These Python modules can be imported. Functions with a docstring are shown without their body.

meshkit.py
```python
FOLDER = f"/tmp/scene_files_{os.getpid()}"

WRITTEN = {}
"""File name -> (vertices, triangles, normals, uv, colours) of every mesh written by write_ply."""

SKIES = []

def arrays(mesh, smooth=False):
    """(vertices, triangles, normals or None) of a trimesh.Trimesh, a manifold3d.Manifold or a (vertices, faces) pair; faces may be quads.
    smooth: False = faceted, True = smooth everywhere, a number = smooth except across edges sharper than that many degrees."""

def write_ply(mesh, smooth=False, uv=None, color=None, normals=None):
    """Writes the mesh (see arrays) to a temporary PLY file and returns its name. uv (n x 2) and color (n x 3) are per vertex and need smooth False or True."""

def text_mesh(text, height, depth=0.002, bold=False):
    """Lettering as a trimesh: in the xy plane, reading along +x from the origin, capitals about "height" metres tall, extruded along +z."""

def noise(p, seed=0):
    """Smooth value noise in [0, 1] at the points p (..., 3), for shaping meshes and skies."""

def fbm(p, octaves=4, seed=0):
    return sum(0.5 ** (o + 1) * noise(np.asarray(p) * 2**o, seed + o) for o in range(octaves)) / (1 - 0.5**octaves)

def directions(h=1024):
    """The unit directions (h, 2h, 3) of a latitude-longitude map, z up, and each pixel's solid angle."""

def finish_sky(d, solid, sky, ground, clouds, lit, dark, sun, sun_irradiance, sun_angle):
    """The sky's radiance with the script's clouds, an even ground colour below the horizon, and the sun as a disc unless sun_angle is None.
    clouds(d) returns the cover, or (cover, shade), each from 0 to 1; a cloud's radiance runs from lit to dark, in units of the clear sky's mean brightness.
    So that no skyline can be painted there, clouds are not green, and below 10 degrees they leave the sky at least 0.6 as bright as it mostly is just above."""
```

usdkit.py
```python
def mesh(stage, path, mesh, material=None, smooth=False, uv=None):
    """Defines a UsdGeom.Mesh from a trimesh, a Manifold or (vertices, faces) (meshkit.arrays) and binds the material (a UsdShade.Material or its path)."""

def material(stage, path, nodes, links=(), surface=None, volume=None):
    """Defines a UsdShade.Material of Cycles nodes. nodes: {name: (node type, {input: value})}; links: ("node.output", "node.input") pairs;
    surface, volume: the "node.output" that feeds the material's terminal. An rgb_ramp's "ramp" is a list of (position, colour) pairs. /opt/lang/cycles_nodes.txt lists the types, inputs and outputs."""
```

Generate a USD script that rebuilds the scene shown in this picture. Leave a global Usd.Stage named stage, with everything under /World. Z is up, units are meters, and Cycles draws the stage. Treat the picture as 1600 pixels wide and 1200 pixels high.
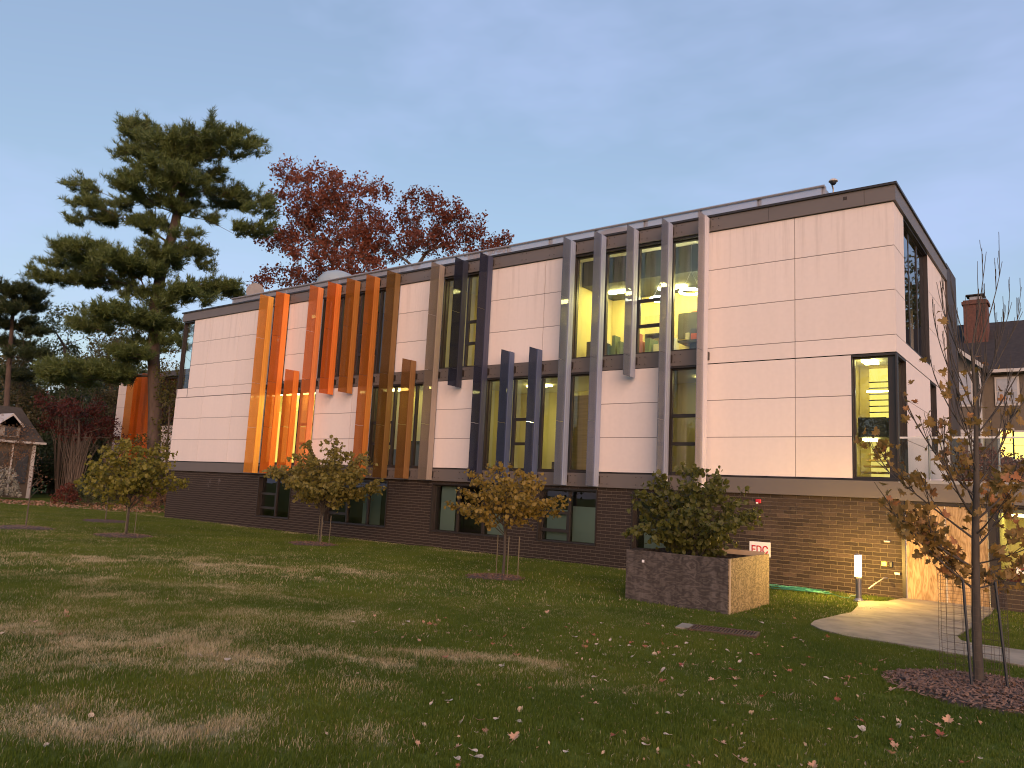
import math, random
import numpy as np, trimesh, usdkit, meshkit
from pxr import Usd, UsdGeom, UsdLux, UsdShade, Gf, Sdf, Vt

stage = Usd.Stage.CreateInMemory()
UsdGeom.SetStageUpAxis(stage, UsdGeom.Tokens.z)
UsdGeom.SetStageMetersPerUnit(stage, 1.0)
W = UsdGeom.Xform.Define(stage, '/World')
UsdGeom.Scope.Define(stage, '/World/Looks')

# ------------------------------------------------------------------ camera, sky, sun, exposure
CAM = np.array([3.5318, -19.0, 1.9])
RT, UP, FW = np.array([[.79938869, .59884848, .04856149], [.04544009, -.14085526, .98898685], [-.59909341, .78837827, .13980983]])
FPX = 1210.66                                   # focal length in pixels of the 1600 px wide photograph
cam = UsdGeom.Camera.Define(stage, '/World/camera')
M4 = np.eye(4); M4[0, :3] = RT; M4[1, :3] = UP; M4[2, :3] = -FW; M4[3, :3] = CAM
cam.AddTransformOp().Set(Gf.Matrix4d(M4.tolist()))
cam.CreateHorizontalApertureAttr(36.0)
cam.CreateVerticalApertureAttr(27.0)
cam.CreateFocalLengthAttr(36.0 * FPX / 1600)
cam.CreateClippingRangeAttr(Gf.Vec2f(0.05, 3000))
EXPOSURE = 1.85
cam.CreateExposureAttr(EXPOSURE)

SUN_AZ, SUN_EL = math.atan2(0.70, -0.71), math.radians(12.0)
SUN_COL, SUN_INT, SUN_ANG = (1.0, 0.62, 0.48), 0.31, 55.0
SKY_EL, SKY_STRENGTH = math.radians(3.0), 0.103
sd = np.array([math.cos(SUN_EL) * math.sin(SUN_AZ), math.cos(SUN_EL) * math.cos(SUN_AZ), math.sin(SUN_EL)])
sun = UsdLux.DistantLight.Define(stage, '/World/sun')
sun.CreateIntensityAttr(SUN_INT); sun.CreateAngleAttr(SUN_ANG); sun.CreateNormalizeAttr(True)
sun.CreateColorAttr(Gf.Vec3f(*SUN_COL))
zx = np.cross([0, 0, 1], sd); zx /= np.linalg.norm(zx); zy = np.cross(sd, zx)
LM = np.eye(4); LM[0, :3] = zx; LM[1, :3] = zy; LM[2, :3] = sd
sun.AddTransformOp().Set(Gf.Matrix4d(LM.tolist()))
sky_mat = usdkit.material(stage, '/World/Looks/sky_look', {
    'sky': ('sky_texture', dict(sky_type='single_scattering', sun_disc=False, sun_elevation=SKY_EL, sun_rotation=SUN_AZ, altitude=100.0, air_density=1.0, aerosol_density=1.0, ozone_density=1.6)),
    'tc': ('texture_coordinate', {}),
    'mp': ('mapping', dict(scale=(1.0, 1.6, 3.2))),
    'n': ('noise_texture', dict(scale=1.6, detail=5.0, roughness=0.55)),
    'r': ('rgb_ramp', dict(ramp=[(0.44, (0.32, 0.32, 0.32)), (0.66, (0.68, 0.68, 0.68))])),
    'cl': ('mix', dict(mix_type='mix', color2=(1.50, 1.82, 2.88))),
    'bg': ('background_shader', dict(strength=SKY_STRENGTH))},
    [('tc.generated', 'mp.vector'), ('mp.vector', 'n.vector'), ('n.fac', 'r.fac'), ('r.color', 'cl.fac'), ('sky.color', 'cl.color1'), ('cl.color', 'bg.color')], surface='bg.background')
sky = UsdLux.DomeLight.Define(stage, '/World/sky')
UsdShade.MaterialBindingAPI.Apply(sky.GetPrim()).Bind(sky_mat)
sky.GetPrim().SetCustomDataByKey('kind', 'structure')

# ------------------------------------------------------------------ helpers
taken = {}
def numbered(parent, name):
    key = f'{parent}/{name}'; n = taken.get(key, 0); taken[key] = n + 1
    return key if n == 0 else f'{key}_{n:03d}'
def tag(p, label=None, category=None, group=None, kind=None):
    p = p.GetPrim() if hasattr(p, 'GetPrim') else p
    for k, v_ in (('label', label), ('category', category), ('group', group), ('kind', kind)):
        if v_: p.SetCustomDataByKey(k, v_)
    return p
def thing(name, label, category, loc=(0, 0, 0), rz=0.0, group=None, scale=None):
    x = UsdGeom.Xform.Define(stage, numbered('/World', name))
    x.AddTranslateOp().Set(Gf.Vec3d(*map(float, loc)))
    if rz: x.AddRotateZOp().Set(float(rz))
    if scale: x.AddScaleOp().Set(Gf.Vec3f(scale, scale, scale))
    tag(x, label, category, group)
    return x
def path_of(p): return '/World' if p is None else str(p.GetPath() if hasattr(p, 'GetPath') else p)
BOXF = np.array([[0, 2, 1], [0, 3, 2], [4, 5, 6], [4, 6, 7], [0, 1, 5], [0, 5, 4], [1, 2, 6], [1, 6, 5], [2, 3, 7], [2, 7, 6], [3, 0, 4], [3, 4, 7]])
class MB:
    """collects shapes; build() makes them one mesh. tf maps (u, n, z) to the world: n is depth into the wall."""
    def __init__(s, tf=None): s.v, s.f, s.n, s.tf = [], [], 0, tf
    def add(s, v, f):
        v = np.asarray(v, float); f = np.asarray(f, int)
        if s.tf is not None:
            v = s.tf(v)
        s.v.append(v); s.f.append(f + s.n); s.n += len(v); return s
    def box(s, x0, x1, y0, y1, z0, z1):
        v = [[x0, y0, z0], [x1, y0, z0], [x1, y1, z0], [x0, y1, z0], [x0, y0, z1], [x1, y0, z1], [x1, y1, z1], [x0, y1, z1]]
        return s.add(v, BOXF)
    def bev(s, x0, x1, y0, y1, z0, z1, b):
        m = trimesh.creation.box([1, 1, 1])
        c = np.array([(x0 + x1) / 2, (y0 + y1) / 2, (z0 + z1) / 2]); h = np.array([x1 - x0, y1 - y0, z1 - z0]) / 2
        p = [c + (np.array(q) * h - np.array(q) * b * (1 - np.eye(3)[a])) for q in np.array(np.meshgrid([-1, 1], [-1, 1], [-1, 1])).reshape(3, -1).T for a in range(3)]
        hull = trimesh.convex.convex_hull(np.array(p)); return s.add(hull.vertices, hull.faces)
    def quad(s, a, b, c, d): return s.add([a, b, c, d], [[0, 1, 2], [0, 2, 3]])
    def tube(s, pts, r, sides=8, caps=True):
        p = np.asarray(pts, float); r = np.broadcast_to(np.asarray(r, float), (len(p),))
        t = np.gradient(p, axis=0); t /= np.linalg.norm(t, axis=1, keepdims=True) + 1e-12
        ref = np.array([0, 0, 1.0]) if abs(t[:, 2]).mean() < .8 else np.array([1.0, 0, 0])
        a = np.cross(t, ref); a /= np.linalg.norm(a, axis=1, keepdims=True) + 1e-12; b = np.cross(t, a)
        an = np.arange(sides) * 2 * np.pi / sides
        v = p[:, None] + r[:, None, None] * (np.cos(an)[None, :, None] * a[:, None] + np.sin(an)[None, :, None] * b[:, None])
        v = v.reshape(-1, 3); n = len(p)
        i, j = np.meshgrid(np.arange(n - 1), np.arange(sides), indexing='ij'); i = i.ravel(); j = j.ravel(); k = (j + 1) % sides
        A, B, C, D = i * sides + j, i * sides + k, (i + 1) * sides + k, (i + 1) * sides + j
        f = np.vstack([np.stack([A, B, C], 1), np.stack([A, C, D], 1)])
        if caps:
            v = np.vstack([v, p[0], p[-1]]); m = n * sides; q = np.arange(sides); q2 = (q + 1) % sides
            f = np.vstack([f, np.stack([q2, q, np.full(sides, m)], 1), np.stack([(n - 1) * sides + q, (n - 1) * sides + q2, np.full(sides, m + 1)], 1)])
        return s.add(v, f)
    def lathe(s, prof, c=(0, 0, 0), sides=24):
        return s.tube_z(prof, c, sides)
    def tube_z(s, prof, c, sides):
        an = np.arange(sides) * 2 * np.pi / sides; v = []
        for r, z in prof:
            v += [[c[0] + r * math.cos(a), c[1] + r * math.sin(a), c[2] + z] for a in an]
        f = []
        for i in range(len(prof) - 1):
            for j in range(sides):
                k = (j + 1) % sides; f += [[i * sides + j, i * sides + k, (i + 1) * sides + k], [i * sides + j, (i + 1) * sides + k, (i + 1) * sides + j]]
        return s.add(v, f)
    def prism(s, poly, y0, y1):
        """polygon in (x, z) extruded along y"""
        n = len(poly); v = [[x, y0, z] for x, z in poly] + [[x, y1, z] for x, z in poly]
        f = [[i, (i + 1) % n, n + (i + 1) % n] for i in range(n)] + [[i, n + (i + 1) % n, n + i] for i in range(n)]
        f += [[0, i + 1, i] for i in range(1, n - 1)] + [[n, n + i, n + i + 1] for i in range(1, n - 1)]
        return s.add(v, f)
    def build(s, name, mat, parent=None, smooth=False, label=None, kind=None):
        p = usdkit.mesh(stage, numbered(path_of(parent), name), (np.vstack(s.v), np.vstack(s.f)), mat, smooth=smooth)
        if label or kind: tag(p, label, None, None, kind)
        return p
FRONT = None
def SIDE(v): return np.stack([-v[:, 1], v[:, 0], v[:, 2]], 1)     # wall x = 0 facing +x: u -> y, depth -> -x

# ------------------------------------------------------------------ materials
def mat(name, nodes, links, surface='p.BSDF', volume=None): return usdkit.material(stage, '/World/Looks/' + name, nodes, links, surface=surface)
def plain(name, col, rough=0.6, metal=0.0, var=0.12, scale=3.0, bump=0.0, bscale=60.0, stretch=(1, 1, 1), spec=0.5, rnd=0.0):
    c = np.array(col, float)
    nodes = {'g': ('geometry', {}), 'm': ('mapping', dict(scale=stretch)), 'n': ('noise_texture', dict(scale=scale, detail=6.0, roughness=0.6)),
             'r': ('rgb_ramp', dict(ramp=[(0.25, tuple(c * (1 - var))), (0.75, tuple(np.minimum(c * (1 + var), 1)))])),
             'p': ('principled_bsdf', dict(roughness=rough, metallic=metal, specular_ior_level=spec))}
    links = [('g.position', 'm.vector'), ('m.vector', 'n.vector'), ('n.fac', 'r.fac')]
    out = 'r.color'
    if rnd:
        nodes |= {'o': ('object_info', {}), 'mr': ('map_range', dict(from_min=0, from_max=1, to_min=1 - rnd, to_max=1 + rnd)), 'cc': ('combine_color', {}), 'mul': ('mix', dict(mix_type='multiply', fac=1.0))}
        links += [('o.random', 'mr.value'), ('mr.result', 'cc.r'), ('mr.result', 'cc.g'), ('mr.result', 'cc.b'), (out, 'mul.color1'), ('cc.color', 'mul.color2')]; out = 'mul.color'
    links.append((out, 'p.base_color'))
    if bump:
        nodes |= {'bn': ('noise_texture', dict(scale=bscale, detail=4.0)), 'b': ('bump', dict(strength=bump, distance=0.01))}
        links += [('m.vector', 'bn.vector'), ('bn.fac', 'b.height'), ('b.normal', 'p.normal')]
    return mat(name, nodes, links)
def emit(name, col, s):
    return mat(name, {'e': ('emission', dict(color=col, strength=s))}, [], 'e.emission')

# cladding: pale fibre cement with faint vertical water streaks near the top
PANEL = mat('panel_cement', {
    'g': ('geometry', {}), 'm': ('mapping', dict(scale=(2.2, 2.2, 0.16))), 'n': ('noise_texture', dict(scale=1.5, detail=7.0, roughness=0.65)),
    'r': ('rgb_ramp', dict(ramp=[(0.40, (0.645, 0.572, 0.523)), (0.62, (0.66, 0.585, 0.535))])),
    'n2': ('noise_texture', dict(scale=9.0, detail=5.0, roughness=0.6)), 'r2': ('rgb_ramp', dict(ramp=[(0.3, (0.95, 0.95, 0.95)), (0.7, (1, 1, 1))])),
    'o': ('object_info', {}), 'mr': ('map_range', dict(from_min=0, from_max=1, to_min=0.965, to_max=1.025)), 'cc': ('combine_color', {}),
    'x': ('mix', dict(mix_type='multiply', fac=1.0)), 'y': ('mix', dict(mix_type='multiply', fac=1.0)),
    'm3': ('mapping', dict(scale=(5.0, 5.0, 0.22))), 'n3': ('noise_texture', dict(scale=1.0, detail=6.0, roughness=0.7)), 'sx': ('separate_xyz', {}),
    'zr': ('map_range', dict(from_min=7.0, from_max=9.1, to_min=0.0, to_max=1.0, clamp=True)), 'r3': ('rgb_ramp', dict(ramp=[(0.50, (0, 0, 0)), (0.64, (1, 1, 1))])), 'mm': ('math', dict(math_type='multiply')), 'mm2': ('math', dict(math_type='multiply', value2=0.42)),
    'st': ('mix', dict(mix_type='mix', color2=(0.36, 0.31, 0.28))),
    'p': ('principled_bsdf', dict(roughness=0.62, specular_ior_level=0.35)), 'bn': ('noise_texture', dict(scale=140.0, detail=3.0)), 'b': ('bump', dict(strength=0.12, distance=0.003))},
    [('g.position', 'm.vector'), ('m.vector', 'n.vector'), ('n.fac', 'r.fac'), ('g.position', 'n2.vector'), ('n2.fac', 'r2.fac'), ('r.color', 'x.color1'), ('r2.color', 'x.color2'),
     ('o.random', 'mr.value'), ('mr.result', 'cc.r'), ('mr.result', 'cc.g'), ('mr.result', 'cc.b'), ('x.color', 'y.color1'), ('cc.color', 'y.color2'),
     ('g.position', 'm3.vector'), ('m3.vector', 'n3.vector'), ('n3.fac', 'r3.fac'), ('g.position', 'sx.vector'), ('sx.z', 'zr.value'), ('zr.result', 'mm.value1'), ('r3.color', 'mm.value2'), ('mm.value', 'mm2.value1'),
     ('mm2.value', 'st.fac'), ('y.color', 'st.color1'), ('st.color', 'p.base_color'), ('g.position', 'bn.vector'), ('bn.fac', 'b.height'), ('b.normal', 'p.normal')])
STEEL = plain('band_paint', (0.115, 0.100, 0.090), 0.5, 0.0, 0.06, 1.2, 0.05, 40, rnd=0.0)
BRONZE = plain('bronze_frame', (0.022, 0.017, 0.014), 0.4, 0.0, 0.1, 4)
DARK = plain('dark_backing', (0.03, 0.025, 0.022), 0.8, 0, 0.05, 3)  # own dark colour of the backing behind the panel joints
MORTAR = plain('mortar', (0.165, 0.138, 0.105), 0.9, 0, 0.18, 14, 0.3, 90)
def brick_mat(name, c):
    c = np.array(c)
    return mat(name, {'g': ('geometry', {}), 'o': ('object_info', {}), 'a': ('math', dict(math_type='add')), 'f': ('math', dict(math_type='fraction')),
        'r': ('rgb_ramp', dict(ramp=[(0.0, tuple(c * 0.65)), (0.5, tuple(c)), (0.85, tuple(c * 1.2)), (1.0, tuple(c * 1.7))])),
        'n': ('noise_texture', dict(scale=22.0, detail=6.0, roughness=0.65)), 'r2': ('rgb_ramp', dict(ramp=[(0.3, (0.72, 0.72, 0.72)), (0.7, (1.2, 1.2, 1.2))])), 'x': ('mix', dict(mix_type='multiply', fac=1.0)),
        'ef': ('noise_texture', dict(scale=1.4, detail=7.0, roughness=0.72)), 'er': ('rgb_ramp', dict(ramp=[(0.60, (0, 0, 0)), (0.74, (0.6, 0.6, 0.6))])), 'e': ('mix', dict(mix_type='mix', color2=(0.34, 0.30, 0.28))),
        'sz': ('separate_xyz', {}), 'zr': ('map_range', dict(from_min=1.2, from_max=2.2, to_min=0.0, to_max=1.0, clamp=True)), 'em': ('math', dict(math_type='multiply')),
        'p': ('principled_bsdf', dict(roughness=0.75, specular_ior_level=0.3)), 'b': ('bump', dict(strength=0.35, distance=0.006))},
        [('g.random_per_island', 'a.value1'), ('o.random', 'a.value2'), ('a.value', 'f.value1'), ('f.value', 'r.fac'), ('g.position', 'n.vector'), ('n.fac', 'r2.fac'), ('r.color', 'x.color1'), ('r2.color', 'x.color2'),
         ('g.position', 'ef.vector'), ('ef.fac', 'er.fac'), ('g.position', 'sz.vector'), ('sz.z', 'zr.value'), ('zr.result', 'em.value1'), ('er.color', 'em.value2'), ('em.value', 'e.fac'), ('x.color', 'e.color1'), ('e.color', 'p.base_color'), ('n.fac', 'b.height'), ('b.normal', 'p.normal')])
BRICK = brick_mat('dark_brick', (0.043, 0.030, 0.022))
def pane_mat(name, tint, rough=0.0, ior=1.75):
    return mat(name, {'t': ('transparent_bsdf', dict(color=tint)), 'g': ('glossy_bsdf', dict(color=(0.95, 0.97, 1.0), roughness=rough)), 'f': ('fresnel', dict(IOR=ior)), 'm': ('mix_closure', {}),
        'q': ('geometry', {}), 'n': ('noise_texture', dict(scale=0.9, detail=2.0)), 'b': ('bump', dict(strength=0.02, distance=0.05))},
        [('f.fac', 'm.fac'), ('t.BSDF', 'm.closure1'), ('g.BSDF', 'm.closure2'), ('q.position', 'n.vector'), ('n.fac', 'b.height'), ('b.normal', 'g.normal')], 'm.closure')
PANE = pane_mat('window_glass', (0.78, 0.86, 0.80), 0, 1.75)
RAILGLASS = pane_mat('railing_glass', (0.86, 0.89, 0.87), 0, 1.32)
SCREENGLASS = mat('screen_glass', {'t': ('transparent_bsdf', dict(color=(0.8, 0.8, 0.82))), 'd': ('diffuse_bsdf', dict(color=(0.42, 0.42, 0.44))), 'm': ('mix_closure', dict(fac=0.42)), 'g': ('glossy_bsdf', dict(roughness=0.08)), 'f': ('fresnel', dict(IOR=1.35)), 'm2': ('mix_closure', {})},
    [('t.BSDF', 'm.closure1'), ('d.BSDF', 'm.closure2'), ('f.fac', 'm2.fac'), ('m.closure', 'm2.closure1'), ('g.BSDF', 'm2.closure2')], 'm2.closure')
ALU = plain('grey_aluminium', (0.34, 0.33, 0.33), 0.4, 0.5, 0.05, 3)
fin_cache = {}
def fin_mats(col, see=0.50):
    key = tuple(col)
    if key not in fin_cache:
        n = len(fin_cache); c = np.array(col)
        tint = tuple(np.clip((c / c.max() * 0.45 + 0.5) * min(1, .55 + c.max()), 0, 1))
        gl = mat(f'fin_glass_{n:02d}', {'t': ('transparent_bsdf', dict(color=tint)), 'gq': ('geometry', {}), 'fm': ('mapping', dict(scale=(3.0, 3.0, .5))), 'fn': ('noise_texture', dict(scale=2.5, detail=6.0, roughness=.65)), 'fr': ('rgb_ramp', dict(ramp=[(.3, tuple(c * .90)), (.7, tuple(np.minimum(c * 1.07, .8)))])), 'fx': ('mix', dict(mix_type='multiply', fac=0.0)), 'd': ('diffuse_bsdf', {}), 'tl': ('translucent_bsdf', dict(color=tuple(c))), 'mt': ('mix_closure', dict(fac=0.35)), 'm': ('mix_closure', dict(fac=1 - see)),
            'g': ('glossy_bsdf', dict(roughness=0.05)), 'f': ('fresnel', dict(IOR=1.3)), 'm2': ('mix_closure', {})},
            [('gq.position', 'fm.vector'), ('fm.vector', 'fn.vector'), ('fn.fac', 'fr.fac'), ('fr.color', 'fx.color1'), ('fx.color', 'd.color'), ('d.BSDF', 'mt.closure1'), ('tl.BSDF', 'mt.closure2'), ('t.BSDF', 'm.closure1'), ('mt.closure', 'm.closure2'), ('f.fac', 'm2.fac'), ('m.closure', 'm2.closure1'), ('g.BSDF', 'm2.closure2')], 'm2.closure')
        fin_cache[key] = gl, plain(f'fin_metal_{n:02d}', tuple(np.minimum(c * 1.12, .75)), 0.45, 0.0, 0.04, 2)
    return fin_cache[key]
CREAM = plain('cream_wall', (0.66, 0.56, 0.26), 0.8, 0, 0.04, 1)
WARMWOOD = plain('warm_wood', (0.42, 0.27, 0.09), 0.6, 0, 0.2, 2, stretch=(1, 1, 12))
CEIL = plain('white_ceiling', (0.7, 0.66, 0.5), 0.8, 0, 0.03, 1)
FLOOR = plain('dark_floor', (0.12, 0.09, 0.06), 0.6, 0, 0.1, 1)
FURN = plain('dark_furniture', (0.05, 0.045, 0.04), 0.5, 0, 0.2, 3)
BLIND = plain('roller_blind', (0.36, 0.42, 0.38), 0.8, 0, 0.05, 2)
LAMPCOL = (1.0, 0.82, 0.28)
ROOF = plain('flat_roof', (0.2, 0.2, 0.2), 0.9, 0, 0.15, 2)
CONC = plain('path_concrete', (0.21, 0.18, 0.135), 0.85, 0, 0.42, 2.6, 0.35, 70)
def ply(name, a, b, c, sc=(1.0, 1.0, 2.6)):
    return mat(name, {'tc': ('texture_coordinate', {}), 'm': ('mapping', dict(scale=sc)), 'n': ('noise_texture', dict(scale=2.6, detail=3.5, roughness=0.5, distortion=0.3)), 'k': ('math', dict(math_type='multiply', value2=15.0)), 's': ('math', dict(math_type='pingpong', value2=1.0)),
        'r': ('rgb_ramp', dict(ramp=[(0.05, a), (0.45, b), (0.8, c), (1.0, tuple(np.array(c) * 1.1))])),
        'm2': ('mapping', dict(scale=(3.0, 3.0, 0.5))), 'n2': ('noise_texture', dict(scale=2.2, detail=7.0, roughness=0.7)), 'r2': ('rgb_ramp', dict(ramp=[(0.35, (0.5, 0.48, 0.46)), (0.65, (1, 1, 1))])), 'x': ('mix', dict(mix_type='multiply', fac=0.85)),
        'p': ('principled_bsdf', dict(roughness=0.7, specular_ior_level=0.3)), 'b': ('bump', dict(strength=0.2, distance=0.004))},
        [('tc.object', 'm.vector'), ('m.vector', 'n.vector'), ('n.fac', 'k.value1'), ('k.value', 's.value1'), ('s.value', 'r.fac'), ('tc.object', 'm2.vector'), ('m2.vector', 'n2.vector'), ('n2.fac', 'r2.fac'), ('r.color', 'x.color1'), ('r2.color', 'x.color2'), ('x.color', 'p.base_color'), ('s.value', 'b.height'), ('b.normal', 'p.normal')])
PLY = ply('weathered_plywood', (0.056, 0.046, 0.039), (0.083, 0.068, 0.058), (0.110, 0.092, 0.078))
PLYLIT = ply('lamplit_plywood', (0.15, 0.10, 0.045), (0.27, 0.185, 0.09), (0.34, 0.24, 0.125))  # same plywood as the front, with yellow lamp light put into its colour
PLYDOOR = ply('door_plywood', (0.27, 0.175, 0.09), (0.37, 0.255, 0.145), (0.41, 0.29, 0.17), (2.6, 2.6, .45))
LUMBER = plain('pale_lumber', (0.45, 0.33, 0.2), 0.7, 0, 0.15, 4)
BARK = plain('grey_bark', (0.085, 0.066, 0.052), 0.9, 0, 0.35, 12, 0.6, 30, stretch=(1, 1, 0.3))
PINEBARK = plain('pine_bark', (0.075, 0.052, 0.04), 0.9, 0, 0.4, 5, 0.8, 10, stretch=(1, 1, 0.25))
MAPLEBARK = plain('maple_bark', (0.050, 0.041, 0.031), 0.85, 0, 0.3, 18, 0.5, 40, stretch=(1, 1, 0.4))
def leafmat(name, cols, trans=0.35, rough=0.55):
    n = len(cols)
    return mat(name, {'g': ('geometry', {}), 'o': ('object_info', {}), 'a': ('math', dict(math_type='add')), 'fr': ('math', dict(math_type='fraction')), 'r': ('rgb_ramp', dict(ramp=[(i / (n - 1), c) for i, c in enumerate(cols)])),
        'p': ('principled_bsdf', dict(roughness=rough, specular_ior_level=0.35)), 't': ('translucent_bsdf', {}), 'm': ('mix_closure', dict(fac=trans))},
        [('g.random_per_island', 'a.value1'), ('o.random', 'a.value2'), ('a.value', 'fr.value1'), ('fr.value', 'r.fac'), ('r.color', 'p.base_color'), ('r.color', 't.color'), ('p.BSDF', 'm.closure1'), ('t.BSDF', 'm.closure2')], 'm.closure')
L_RED = leafmat('redbud_leaf_green', [(0.075, 0.075, 0.014), (0.115, 0.12, 0.022), (0.15, 0.14, 0.03), (0.20, 0.155, 0.035)])
L_RED2 = leafmat('redbud_leaf_yellow', [(0.10, 0.075, 0.014), (0.15, 0.118, 0.02), (0.20, 0.15, 0.028), (0.25, 0.15, 0.03)])
L_RED3 = leafmat('redbud_leaf_lime', [(0.12, 0.11, 0.016), (0.19, 0.17, 0.025), (0.26, 0.22, 0.035), (0.30, 0.19, 0.035)])
L_MAPLE = leafmat('maple_leaf_orange', [(0.16, 0.095, 0.03), (0.24, 0.15, 0.04), (0.30, 0.19, 0.055), (0.36, 0.15, 0.06), (0.18, 0.11, 0.04)], 0.4)
L_OAK = leafmat('oak_leaf_russet', [(0.085, 0.022, 0.014), (0.13, 0.032, 0.017), (0.17, 0.056, 0.022), (0.19, 0.044, 0.030)])
L_PINE = leafmat('pine_needle', [(0.020, 0.052, 0.016), (0.036, 0.078, 0.022), (0.058, 0.105, 0.028), (0.09, 0.118, 0.032)], 0.2)
L_DARK = leafmat('dark_evergreen', [(0.022, 0.036, 0.012), (0.04, 0.058, 0.018), (0.07, 0.072, 0.026), (0.10, 0.085, 0.036)], 0.2)
L_MAROON = leafmat('maroon_leaf', [(0.05, 0.012, 0.010), (0.085, 0.02, 0.013), (0.13, 0.03, 0.016), (0.20, 0.06, 0.02)])
L_BROWN = leafmat('brown_leaf', [(0.09, 0.055, 0.03), (0.14, 0.08, 0.045), (0.18, 0.10, 0.05), (0.12, 0.06, 0.03)])
L_YEL = leafmat('yellow_leaf', [(0.07, 0.065, 0.014), (0.12, 0.10, 0.02), (0.2, 0.16, 0.03), (0.24, 0.18, 0.05)])
G_PALE = leafmat('pale_fallen', [(0.40, 0.32, 0.23), (0.52, 0.44, 0.35), (0.44, 0.34, 0.22)], 0.15)
G_ORANGE = leafmat('orange_fallen', [(0.28, 0.085, 0.04), (0.34, 0.13, 0.06), (0.22, 0.06, 0.035)], 0.15)
G_TAN = leafmat('tan_fallen', [(0.38, 0.23, 0.14), (0.48, 0.28, 0.17), (0.30, 0.15, 0.08)], 0.15)
CHIP = leafmat('mulch_chip', [(0.08, 0.048, 0.034), (0.17, 0.105, 0.075), (0.28, 0.19, 0.14), (0.13, 0.075, 0.05), (0.48, 0.36, 0.27)], 0.0, 0.8)
SOIL = plain('mulch_soil', (0.06, 0.04, 0.03), 0.95, 0, 0.3, 8, 0.5, 40)
STUCCO = plain('tan_stucco', (0.115, 0.095, 0.07), 0.9, 0, 0.12, 4, 0.3, 50)
SHINGLE = plain('roof_shingle', (0.028, 0.023, 0.021), 0.85, 0, 0.35, 5, 0.5, 20)
SHINGLE2 = plain('weathered_shingle', (0.05, 0.041, 0.03), 0.9, 0, 0.3, 6, 0.5, 20)
WHITE = plain('white_trim', (0.42, 0.40, 0.37), 0.6, 0, 0.06, 4)
REDBRICK = plain('chimney_brick', (0.095, 0.042, 0.03), 0.9, 0, 0.3, 9, 0.4, 30)
NAVY = plain('dark_stake', (0.012, 0.015, 0.02), 0.5, 0, 0.1, 5)
WIRE = plain('rusty_wire', (0.07, 0.05, 0.035), 0.6, 0.3, 0.2, 9)
SIGNW = plain('sign_white', (0.72, 0.70, 0.68), 0.45, 0, 0.02, 3)
SIGNR = plain('sign_red', (0.42, 0.018, 0.03), 0.45, 0, 0.02, 3)
HOSE = plain('green_hose', (0.04, 0.20, 0.13), 0.45, 0, 0.1, 3)
IRON = plain('rusty_iron', (0.085, 0.05, 0.035), 0.7, 0.4, 0.3, 20)

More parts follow.
